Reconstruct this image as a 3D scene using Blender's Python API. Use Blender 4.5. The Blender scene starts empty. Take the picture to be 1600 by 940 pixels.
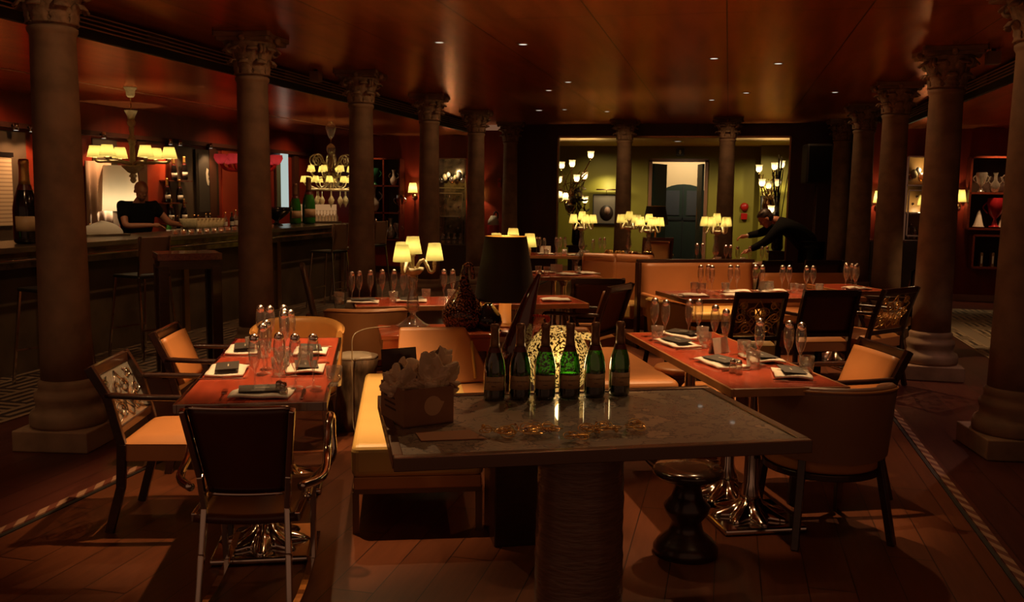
import bpy, bmesh, math, random
from math import sin, cos, pi, radians as R
from mathutils import Vector as V, Matrix
random.seed(7)
D = bpy.data
C = bpy.context.scene.collection
SC = bpy.context.scene

# ---------------------------------------------------------------- camera, world, exposure
cam_d = D.cameras.new('camera'); cam = D.objects.new('camera', cam_d); C.objects.link(cam)
SC.camera = cam
cam_d.sensor_width = 36.0; cam_d.lens = 1444.5 / 1600 * 36.0
cam_d.clip_start = 0.05; cam_d.clip_end = 100
_p, _y, _r = R(6.63), R(13.04), R(0.765)
_F = V((-sin(_y)*cos(_p), cos(_y)*cos(_p), -sin(_p)))
_R0 = V((cos(_y), sin(_y), 0)); _U0 = _R0.cross(_F)
_Rt = _R0*cos(_r) + _U0*sin(_r); _U = -_R0*sin(_r) + _U0*cos(_r)
cam.matrix_world = Matrix(((_Rt.x, _U.x, -_F.x, 0), (_Rt.y, _U.y, -_F.y, 0), (_Rt.z, _U.z, -_F.z, 1.6), (0, 0, 0, 1)))

w = D.worlds.new('world'); SC.world = w; w.use_nodes = True
w.node_tree.nodes['Background'].inputs[0].default_value = (1.0, 0.45, 0.24, 1)
w.node_tree.nodes['Background'].inputs[1].default_value = 0.15
SC.view_settings.view_transform = 'Standard'; SC.view_settings.look = 'None'
SC.view_settings.exposure = 0.0; SC.view_settings.gamma = 1.0
SC.view_settings.use_curve_mapping = False
SC.cycles.use_denoising = True
SC.cycles.max_bounces = 6; SC.cycles.transparent_max_bounces = 24
SC.cycles.diffuse_bounces = 3; SC.cycles.glossy_bounces = 4
SC.cycles.sample_clamp_indirect = 2.0; SC.cycles.caustics_reflective = False; SC.cycles.caustics_refractive = False
SC.cycles.use_light_tree = True

WARM = (1.0, 0.56, 0.24)
SPOT_GAIN = 2.4
BULB_GAIN = 4.0
def spot(x, y, z, W, size=60, blend=0.5, col=WARM, tx=None, ty=None, tz=0, r=0.02):
    l = D.lights.new('spot_light', 'SPOT'); l.energy = W*SPOT_GAIN; l.spot_size = R(size); l.spot_blend = blend
    l.color = col; l.shadow_soft_size = r
    o = D.objects.new('spot_light', l); C.objects.link(o); o.location = (x, y, z)
    d = V(((tx if tx is not None else x)-x, (ty if ty is not None else y)-y, tz-z))
    o.rotation_euler = d.to_track_quat('-Z', 'Y').to_euler()
    return o
def bulb(parent, loc, W, r=0.02, col=(1.0, 0.73, 0.36)):
    key = 'bulb_%g_%g' % (W, r) + str(col)
    l = D.lights.get(key)
    if not l:
        l = D.lights.new(key, 'POINT'); l.energy = W*BULB_GAIN; l.shadow_soft_size = r; l.color = col
    o = D.objects.new('bulb_light', l); C.objects.link(o)
    if parent: o.parent = parent
    o.location = loc
    return o

# ---------------------------------------------------------------- materials
def rgba(c): return (c[0], c[1], c[2], 1)
MATS = {}
def mat(name, col, rough=0.5, metal=0.0, noise=0.0, nscale=8.0, bump=0.0, emit=None, es=0.0, coat=0.0, stretch=None, col2=None, spec=0.5):
    m = D.materials.new(name); m.use_nodes = True; nt = m.node_tree; b = nt.nodes['Principled BSDF']
    b.inputs['Base Color'].default_value = rgba(col); b.inputs['Roughness'].default_value = rough
    b.inputs['Metallic'].default_value = metal; b.inputs['Coat Weight'].default_value = coat
    b.inputs['Specular IOR Level'].default_value = spec
    b.inputs['Coat Roughness'].default_value = 0.06
    tc = nt.nodes.new('ShaderNodeTexCoord'); mp = nt.nodes.new('ShaderNodeMapping')
    nt.links.new(tc.outputs['Object'], mp.inputs['Vector'])
    if stretch: mp.inputs['Scale'].default_value = stretch
    if noise or col2:
        n = nt.nodes.new('ShaderNodeTexNoise'); n.inputs['Scale'].default_value = nscale; n.inputs['Detail'].default_value = 5
        nt.links.new(mp.outputs[0], n.inputs['Vector'])
        r = nt.nodes.new('ShaderNodeValToRGB')
        c2 = col2 or tuple(c*(1-noise) for c in col)
        r.color_ramp.elements[0].position = 0.35; r.color_ramp.elements[0].color = rgba(c2)
        r.color_ramp.elements[1].position = 0.65; r.color_ramp.elements[1].color = rgba(col)
        nt.links.new(n.outputs['Fac'], r.inputs[0]); nt.links.new(r.outputs[0], b.inputs['Base Color'])
        if bump:
            bp = nt.nodes.new('ShaderNodeBump'); bp.inputs['Strength'].default_value = bump; bp.inputs['Distance'].default_value = 0.01
            nt.links.new(n.outputs['Fac'], bp.inputs['Height']); nt.links.new(bp.outputs[0], b.inputs['Normal'])
    if emit:
        b.inputs['Emission Color'].default_value = rgba(emit); b.inputs['Emission Strength'].default_value = es
    MATS[name] = m
    return m
def nodes(name):
    m = D.materials.new(name); m.use_nodes = True; nt = m.node_tree
    return m, nt, nt.nodes['Principled BSDF'], nt.nodes.new, nt.links.new
def mth(nt, op, a, b=None):
    n = nt.nodes.new('ShaderNodeMath'); n.operation = op
    for i, v in enumerate((a, b)):
        if v is None: continue
        if hasattr(v, 'is_output'): nt.links.new(v, n.inputs[i])
        else: n.inputs[i].default_value = v
    return n.outputs[0]

STONE = mat('column stone', (0.30, 0.185, 0.115), 0.75, noise=0.35, nscale=6, bump=0.25)
STONE2 = mat('carved stone', (0.36, 0.225, 0.14), 0.75, noise=0.45, nscale=22, bump=0.5)
LEATHER = mat('tan leather', (0.52, 0.215, 0.07), 0.42, noise=0.12, nscale=5)
LEATHER_LIT = mat('strongly lit tan leather', (0.66, 0.42, 0.13), 0.38, noise=0.08, nscale=4)  # tan leather with strong light put into a yellower colour
DLEATHER = mat('brown leather', (0.13, 0.045, 0.022), 0.4, noise=0.2, nscale=6)
DWOOD = mat('dark stained wood', (0.035, 0.011, 0.006), 0.28, noise=0.4, nscale=10, stretch=(1, 8, 8), coat=0.3)
RWOOD = mat('red mahogany', (0.17, 0.03, 0.015), 0.25, noise=0.4, nscale=9, stretch=(6, 1, 6), coat=0.4)
LACQ = mat('red lacquered tabletop', (0.42, 0.065, 0.028), 0.22, noise=0.3, nscale=5, stretch=(6, 1, 1), coat=0.25)
TEDGE = mat('light wood edge', (0.36, 0.15, 0.055), 0.3, noise=0.3, nscale=8)
CHROME = mat('polished metal', (0.62, 0.56, 0.50), 0.12, 1.0)
SILVER = mat('silver ball', (0.95, 0.90, 0.85), 0.22, 1.0)
BRASS = mat('aged brass', (0.5, 0.32, 0.14), 0.25, 1.0)
GOLD = mat('gold foil', (0.75, 0.45, 0.13), 0.28, 0.8)
BLACK = mat('matt black', (0.006, 0.005, 0.005), 0.6)
BLACKG = mat('glossy black', (0.008, 0.006, 0.006), 0.12)
WALLRED = mat('red panelled wall', (0.24, 0.024, 0.010), 0.35, noise=0.25, nscale=2, stretch=(3, 3, 0.5))
WALLDK = mat('dark maroon panelling', (0.045, 0.010, 0.008), 0.4, noise=0.3, nscale=2, stretch=(4, 4, 0.6))
GREEN = mat('lime green wall paint', (0.235, 0.20, 0.014), 0.6, noise=0.06, nscale=1.5)
CREAM = mat('cream ceiling paint', (0.80, 0.56, 0.30), 0.6)
NAPKIN = mat('white linen', (0.72, 0.66, 0.56), 0.8, noise=0.1, nscale=30)
MENU = mat('charcoal menu card', (0.035, 0.03, 0.024), 0.5)
PRINT = mat('pale print', (0.5, 0.45, 0.38), 0.6)
CARD = mat('brown cardboard', (0.30, 0.14, 0.065), 0.8, noise=0.15, nscale=12)
CARDP = mat('cardboard print', (0.07, 0.028, 0.015), 0.8)
TISSUE = mat('cream tissue paper', (0.72, 0.52, 0.33), 0.75)
LABEL = mat('bottle label paper', (0.40, 0.25, 0.13), 0.55)
LABELT = mat('label lettering', (0.05, 0.02, 0.01), 0.6)
FOILR = mat('neck foil', (0.20, 0.10, 0.05), 0.35, 0.4)
SEAL = mat('dark red seal', (0.09, 0.008, 0.006), 0.35)
SKIN = mat('skin', (0.34, 0.13, 0.07), 0.5)
HAIR = mat('dark brown hair', (0.02, 0.009, 0.005), 0.5)
CLOTHB = mat('black cloth', (0.0035, 0.003, 0.003), 0.95, spec=0.15)
STEEL = mat('brushed steel bar top', (0.22, 0.17, 0.12), 0.25, 0.8, noise=0.2, nscale=3)
WHITEC = mat('white cloth', (0.6, 0.55, 0.48), 0.8)
REDP = mat('red lacquered metal', (0.38, 0.01, 0.008), 0.3)
SHADEW = mat('dark lamp fabric', (0.010, 0.007, 0.005), 0.7)
GINNER = mat('gold shade lining', (0.8, 0.5, 0.12), 0.35, 0.6)
STUMP = mat('petrified wood', (0.34, 0.22, 0.13), 0.5, noise=0.75, nscale=7, stretch=(3, 3, 1), bump=0.4)
STUMPT = mat('polished pale stone top', (0.62, 0.52, 0.38), 0.3, noise=0.15, nscale=5)
BARFRONT = mat('bar front stone', (0.09, 0.055, 0.03), 0.55, noise=0.5, nscale=3, bump=0.1)
DGREEN = mat('dark green painted metal', (0.012, 0.022, 0.014), 0.4)

def glass(name, tint=(1, 1, 1), refl=0.95, ior=1.5, rough=0.045, dark=None, dens=0.0, glint=0.22):
    m = D.materials.new(name); m.use_nodes = True; nt = m.node_tree; nt.nodes.clear()
    o = nt.nodes.new('ShaderNodeOutputMaterial'); t = nt.nodes.new('ShaderNodeBsdfTransparent'); g = nt.nodes.new('ShaderNodeBsdfGlossy')
    t.inputs[0].default_value = rgba(tint); g.inputs['Roughness'].default_value = rough; g.inputs['Color'].default_value = (refl, refl, refl, 1)
    lw = nt.nodes.new('ShaderNodeLayerWeight'); lw.inputs['Blend'].default_value = 0.42
    mx = nt.nodes.new('ShaderNodeMixShader'); r = nt.nodes.new('ShaderNodeMapRange')
    r.inputs[3].default_value = 0.15 + dens; r.inputs[4].default_value = 0.95
    nt.links.new(lw.outputs['Facing'], r.inputs[0]); nt.links.new(r.outputs[0], mx.inputs[0])
    df = nt.nodes.new('ShaderNodeBsdfDiffuse'); df.inputs[0].default_value = (0.75, 0.70, 0.62, 1); m2 = nt.nodes.new('ShaderNodeMixShader'); m2.inputs[0].default_value = glint  # pale diffuse share imitates lamplight refracted at the glass edges
    nt.links.new(g.outputs[0], m2.inputs[1]); nt.links.new(df.outputs[0], m2.inputs[2])
    nt.links.new(t.outputs[0], mx.inputs[1]); nt.links.new(m2.outputs[0], mx.inputs[2]); nt.links.new(mx.outputs[0], o.inputs[0])
    return m
GLASS = glass('clear glass', (0.97, 0.96, 0.94))
GLASST = glass('thick clear glass', (0.86, 0.80, 0.70), dens=0.12)
AMBER = glass('amber glass', (0.9, 0.5, 0.2), dens=0.1)
PANE = glass('door glass', (0.55, 0.6, 0.55), dens=0.03, glint=0.0)

def mix_diff(name, diff, amount, tint, rough=0.05):
    """milky or coloured glass: diffuse + translucent under a glossy skin"""
    m, nt, b, N, L = nodes(name)
    b.inputs['Base Color'].default_value = rgba(diff); b.inputs['Roughness'].default_value = rough
    b.inputs['Transmission Weight'].default_value = amount; b.inputs['IOR'].default_value = 1.45
    return m
BOTTLE = mix_diff('dark green bottle glass', (0.02, 0.12, 0.012), 0.0, None)
GOURD = mix_diff('dark amethyst glass', (0.035, 0.008, 0.008), 0.0, None)
MILK = mat('pale blown glass', (0.72, 0.58, 0.34), 0.12, noise=0.25, nscale=30)

def shade_mat(name, col, tr):
    m = D.materials.new(name); m.use_nodes = True; nt = m.node_tree; nt.nodes.clear()
    o = nt.nodes.new('ShaderNodeOutputMaterial'); t = nt.nodes.new('ShaderNodeBsdfTranslucent'); d = nt.nodes.new('ShaderNodeBsdfDiffuse')
    t.inputs[0].default_value = rgba(tr); d.inputs[0].default_value = rgba(col)
    a = nt.nodes.new('ShaderNodeAddShader'); nt.links.new(t.outputs[0], a.inputs[0]); nt.links.new(d.outputs[0], a.inputs[1])
    nt.links.new(a.outputs[0], o.inputs[0])
    return m
SHADE = shade_mat('cream pleated silk', (0.42, 0.36, 0.18), (0.150, 0.140, 0.052))
TULIP = shade_mat('frosted tulip glass', (0.5, 0.42, 0.28), (0.13, 0.12, 0.09))
REDSH = shade_mat('red silk shade', (0.4, 0.03, 0.03), (0.06, 0.014, 0.018))
def emis(name, col, s):
    m = D.materials.new(name); m.use_nodes = True; nt = m.node_tree; nt.nodes.clear()
    o = nt.nodes.new('ShaderNodeOutputMaterial'); e = nt.nodes.new('ShaderNodeEmission')
    e.inputs[0].default_value = rgba(col); e.inputs[1].default_value = s; nt.links.new(e.outputs[0], o.inputs[0])
    return m
E_DOWN = emis('downlight bulb', (1.0, 0.9, 0.75), 1.0)
E_WHITE = emis('lit white panel', (0.78, 0.93, 0.86), 0.55)
E_ORANGE = emis('backlit amber panel', (1.0, 0.50, 0.20), 0.33)
E_CANDLE = emis('candle glow', (1.0, 0.75, 0.45), 0.7)
E_TORCH = emis('green light strip', (0.35, 1.0, 0.05), 0.5)
E_HALL = emis('lit hall wall', (0.75, 0.72, 0.38), 0.30)
E_ROOF = emis('lit glazed niche', (1.0, 0.50, 0.16), 0.20)

# ceiling: lacquered panels with seams
def ceiling_mat(name, base, rough, ox, px, oy, py, metal=0.62):
    m, nt, b, N, L = nodes(name)
    tc = N('ShaderNodeTexCoord'); s = N('ShaderNodeSeparateXYZ'); L(tc.outputs['Object'], s.inputs[0])
    def seam(o, per, off):
        f = mth(nt, 'FRACT', mth(nt, 'DIVIDE', mth(nt, 'SUBTRACT', o, off), per))
        return mth(nt, 'LESS_THAN', f, 0.010/per)
    sm = mth(nt, 'MAXIMUM', seam(s.outputs[0], px, ox), seam(s.outputs[1], py, oy))
    n = N('ShaderNodeTexNoise'); n.inputs['Scale'].default_value = 1.6; n.inputs['Detail'].default_value = 3
    mp = N('ShaderNodeMapping'); mp.inputs['Scale'].default_value = (6, 0.6, 1); L(tc.outputs['Object'], mp.inputs[0]); L(mp.outputs[0], n.inputs[0])
    rp = N('ShaderNodeValToRGB'); rp.color_ramp.elements[0].color = rgba(tuple(c*0.7 for c in base)); rp.color_ramp.elements[1].color = rgba(tuple(c*1.25 for c in base))
    rp.color_ramp.elements[0].position = 0.3; rp.color_ramp.elements[1].position = 0.7
    L(n.outputs[0], rp.inputs[0])
    mx = N('ShaderNodeMix'); mx.data_type = 'RGBA'; L(sm, mx.inputs[0]); L(rp.outputs[0], mx.inputs[6]); mx.inputs[7].default_value = (0.006, 0.001, 0.001, 1)
    L(mx.outputs[2], b.inputs['Base Color']); b.inputs['Roughness'].default_value = rough; b.inputs['Metallic'].default_value = metal
    # gentle waviness of the lacquer
    bp = N('ShaderNodeBump'); bp.inputs['Strength'].default_value = 0.12; bp.inputs['Distance'].default_value = 0.02
    n2 = N('ShaderNodeTexNoise'); n2.inputs['Scale'].default_value = 1.2; L(tc.outputs['Object'], n2.inputs[0]); L(n2.outputs[0], bp.inputs['Height']); L(bp.outputs[0], b.inputs['Normal'])
    b.inputs['Specular Tint'].default_value = (0.85, 0.36, 0.12, 1)
    return m
CEIL = ceiling_mat('lacquered ceiling panels', (0.74, 0.25, 0.075), 0.27, -0.07, 0.96, 6.94, 2.27)
CEIL2 = ceiling_mat('lacquered side ceiling panels', (0.76, 0.23, 0.075), 0.25, -5.62, 1.2, 6.0, 2.4)

def floor_mat():
    m, nt, b, N, L = nodes('timber plank floor')
    tc = N('ShaderNodeTexCoord'); s = N('ShaderNodeSeparateXYZ'); L(tc.outputs['Object'], s.inputs[0])
    x, y = s.outputs[0], s.outputs[1]
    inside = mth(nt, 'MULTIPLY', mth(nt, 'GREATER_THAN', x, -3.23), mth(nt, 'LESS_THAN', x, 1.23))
    def plank(per, ln):
        u = mth(nt, 'DIVIDE', x, per); i = mth(nt, 'FLOOR', u); f = mth(nt, 'FRACT', u)
        v = mth(nt, 'ADD', mth(nt, 'DIVIDE', y, ln), mth(nt, 'MULTIPLY', i, 0.37)); g = mth(nt, 'FRACT', v)
        sm = mth(nt, 'MAXIMUM', mth(nt, 'LESS_THAN', f, 0.025), mth(nt, 'LESS_THAN', g, 0.004))
        idn = mth(nt, 'FRACT', mth(nt, 'MULTIPLY', mth(nt, 'SINE', mth(nt, 'ADD', mth(nt, 'MULTIPLY', i, 12.98), mth(nt, 'MULTIPLY', mth(nt, 'FLOOR', v), 78.2))), 43758.5))
        return sm, idn
    sm, idn = plank(0.19, 1.7)
    mp = N('ShaderNodeMapping'); mp.inputs['Scale'].default_value = (14, 1.2, 1); L(tc.outputs['Object'], mp.inputs[0])
    n = N('ShaderNodeTexNoise'); n.inputs['Scale'].default_value = 3; n.inputs['Detail'].default_value = 6; L(mp.outputs[0], n.inputs[0])
    v = mth(nt, 'ADD', mth(nt, 'MULTIPLY', idn, 0.35), mth(nt, 'MULTIPLY', n.outputs[0], 0.75))
    rp = N('ShaderNodeValToRGB'); rp.color_ramp.elements[0].position = 0.2; rp.color_ramp.elements[1].position = 0.85
    rp.color_ramp.elements[0].color = (0.065, 0.019, 0.008, 1); rp.color_ramp.elements[1].color = (0.13, 0.038, 0.014, 1); L(v, rp.inputs[0])
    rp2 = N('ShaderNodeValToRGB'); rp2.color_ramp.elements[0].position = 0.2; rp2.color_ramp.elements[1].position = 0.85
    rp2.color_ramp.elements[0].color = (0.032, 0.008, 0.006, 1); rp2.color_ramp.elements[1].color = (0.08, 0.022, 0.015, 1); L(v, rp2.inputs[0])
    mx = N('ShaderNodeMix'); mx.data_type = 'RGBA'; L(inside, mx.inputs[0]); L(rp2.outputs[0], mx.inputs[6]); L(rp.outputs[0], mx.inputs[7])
    m2 = N('ShaderNodeMix'); m2.data_type = 'RGBA'; L(sm, m2.inputs[0]); L(mx.outputs[2], m2.inputs[6]); m2.inputs[7].default_value = (0.01, 0.003, 0.002, 1)
    L(m2.outputs[2], b.inputs['Base Color'])
    b.inputs['Roughness'].default_value = 0.36; b.inputs['Specular IOR Level'].default_value = 0.35
    return m
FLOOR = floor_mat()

def rope_mat():
    m, nt, b, N, L = nodes('twisted inlay border')
    tc = N('ShaderNodeTexCoord'); s = N('ShaderNodeSeparateXYZ'); L(tc.outputs['Object'], s.inputs[0])
    u = mth(nt, 'FRACT', mth(nt, 'ADD', mth(nt, 'MULTIPLY', s.outputs[1], 7.0), mth(nt, 'MULTIPLY', s.outputs[0], 13.0)))
    st = mth(nt, 'LESS_THAN', u, 0.5)
    mx = N('ShaderNodeMix'); mx.data_type = 'RGBA'; L(st, mx.inputs[0]); mx.inputs[6].default_value = (0.11, 0.03, 0.018, 1); mx.inputs[7].default_value = (0.27, 0.15, 0.095, 1)
    L(mx.outputs[2], b.inputs['Base Color']); b.inputs['Roughness'].default_value = 0.5
    return m
ROPE = rope_mat()

def mosaic_mat(name, dark, pale, k):
    """maze of straight key pattern bars"""
    m, nt, b, N, L = nodes(name)
    tc = N('ShaderNodeTexCoord'); s = N('ShaderNodeSeparateXYZ'); L(tc.outputs['Object'], s.inputs[0])
    x = mth(nt, 'MULTIPLY', s.outputs[0], k); y = mth(nt, 'MULTIPLY', s.outputs[1], k)
    ck = mth(nt, 'FRACT', mth(nt, 'MULTIPLY', mth(nt, 'ADD', mth(nt, 'FLOOR', x), mth(nt, 'FLOOR', y)), 0.5))
    ck = mth(nt, 'GREATER_THAN', ck, 0.25)
    sx = mth(nt, 'LESS_THAN', mth(nt, 'FRACT', mth(nt, 'MULTIPLY', x, 4)), 0.5)
    sy = mth(nt, 'LESS_THAN', mth(nt, 'FRACT', mth(nt, 'MULTIPLY', y, 4)), 0.5)
    a = mth(nt, 'ADD', mth(nt, 'MULTIPLY', ck, sx), mth(nt, 'MULTIPLY', mth(nt, 'SUBTRACT', 1.0, ck), sy))
    mx = N('ShaderNodeMix'); mx.data_type = 'RGBA'; L(a, mx.inputs[0]); mx.inputs[6].default_value = rgba(dark); mx.inputs[7].default_value = rgba(pale)
    L(mx.outputs[2], b.inputs['Base Color']); b.inputs['Roughness'].default_value = 0.45
    return m
MOSL = mosaic_mat('dark key pattern mosaic', (0.022, 0.012, 0.010), (0.17, 0.11, 0.07), 2.6)
MOSR = mosaic_mat('pale key pattern mosaic', (0.06, 0.045, 0.035), (0.45, 0.36, 0.24), 3.0)

def map_mat():
    m, nt, b, N, L = nodes('antique map under glass')
    tc = N('ShaderNodeTexCoord')
    n = N('ShaderNodeTexNoise'); n.inputs['Scale'].default_value = 2.2; n.inputs['Detail'].default_value = 9; n.inputs['Roughness'].default_value = 0.62; L(tc.outputs['Object'], n.inputs[0])
    def iso(src, lv, wd):
        return mth(nt, 'LESS_THAN', mth(nt, 'ABSOLUTE', mth(nt, 'SUBTRACT', src, lv)), wd)
    c1 = mth(nt, 'MAXIMUM', iso(n.outputs[0], 0.5, 0.007), iso(n.outputs[0], 0.42, 0.005))
    n2 = N('ShaderNodeTexNoise'); n2.inputs['Scale'].default_value = 5; n2.inputs['Detail'].default_value = 10; L(tc.outputs['Object'], n2.inputs[0])
    c2 = iso(n2.outputs[0], 0.5, 0.006)
    land = mth(nt, 'GREATER_THAN', n.outputs[0], 0.5)
    # tiny place-name flecks
    mp = N('ShaderNodeMapping'); mp.inputs['Scale'].default_value = (30, 110, 1); L(tc.outputs['Object'], mp.inputs[0])
    v = N('ShaderNodeTexVoronoi'); L(mp.outputs[0], v.inputs[0]); v.inputs['Scale'].default_value = 1
    fl = mth(nt, 'MULTIPLY', mth(nt, 'LESS_THAN', v.outputs['Distance'], 0.22), mth(nt, 'GREATER_THAN', n2.outputs[0], 0.52))
    r = N('ShaderNodeMix'); r.data_type = 'RGBA'; L(land, r.inputs[0]); r.inputs[6].default_value = (0.20, 0.15, 0.10, 1); r.inputs[7].default_value = (0.34, 0.25, 0.16, 1)
    ln = mth(nt, 'MAXIMUM', mth(nt, 'MAXIMUM', c1, c2), fl)
    q = N('ShaderNodeMix'); q.data_type = 'RGBA'; L(mth(nt, 'MULTIPLY', ln, 0.8), q.inputs[0]); L(r.outputs[2], q.inputs[6]); q.inputs[7].default_value = (0.03, 0.015, 0.01, 1)
    L(q.outputs[2], b.inputs['Base Color']); b.inputs['Roughness'].default_value = 0.5; b.inputs['Coat Weight'].default_value = 1.0; b.inputs['Coat Roughness'].default_value = 0.03
    b.inputs['Coat IOR'].default_value = 1.9
    return m
MAP = map_mat()

def speckle(name, dark, light, sc, glow=0.0, thr=0.5, gcol=None):
    m, nt, b, N, L = nodes(name)
    tc = N('ShaderNodeTexCoord'); n = N('ShaderNodeTexNoise'); n.inputs['Scale'].default_value = sc; n.inputs['Detail'].default_value = 2; L(tc.outputs['Object'], n.inputs[0])
    g = N('ShaderNodeValToRGB'); g.color_ramp.elements[0].position = thr-0.02; g.color_ramp.elements[1].position = thr+0.02
    g.color_ramp.elements[0].color = rgba(dark); g.color_ramp.elements[1].color = rgba(light); L(n.outputs[0], g.inputs[0])
    L(g.outputs[0], b.inputs['Base Color']); b.inputs['Roughness'].default_value = 0.08
    if glow:
        h = N('ShaderNodeValToRGB'); h.color_ramp.elements[0].position = thr-0.02; h.color_ramp.elements[1].position = thr+0.03
        h.color_ramp.elements[0].color = (0.01, 0.004, 0, 1); h.color_ramp.elements[1].color = rgba(gcol); L(n.outputs[0], h.inputs[0])
        L(h.outputs[0], b.inputs['Emission Color']); b.inputs['Emission Strength'].default_value = glow
    return m
SPK_DARK = speckle('brown speckled blown glass', (0.02, 0.006, 0.005), (0.20, 0.075, 0.035), 85, thr=0.53)
SPK_GLOW = speckle('glowing gold flecked glass', (0.02, 0.01, 0.0), (0.7, 0.5, 0.2), 75, glow=0.55, thr=0.48, gcol=(1.0, 0.56, 0.13))

def plaid(name, c1, c2, sc):
    m, nt, b, N, L = nodes(name)
    tc = N('ShaderNodeTexCoord'); s = N('ShaderNodeSeparateXYZ'); L(tc.outputs['Object'], s.inputs[0])
    a = mth(nt, 'LESS_THAN', mth(nt, 'FRACT', mth(nt, 'MULTIPLY', s.outputs[2], sc)), 0.35)
    mx = N('ShaderNodeMix'); mx.data_type = 'RGBA'; L(a, mx.inputs[0]); mx.inputs[6].default_value = rgba(c1); mx.inputs[7].default_value = rgba(c2)
    L(mx.outputs[2], b.inputs['Base Color']); return m
STRIPED = plaid('striped shutter panel', (0.5, 0.36, 0.24), (0.30, 0.20, 0.13), 22)

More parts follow.
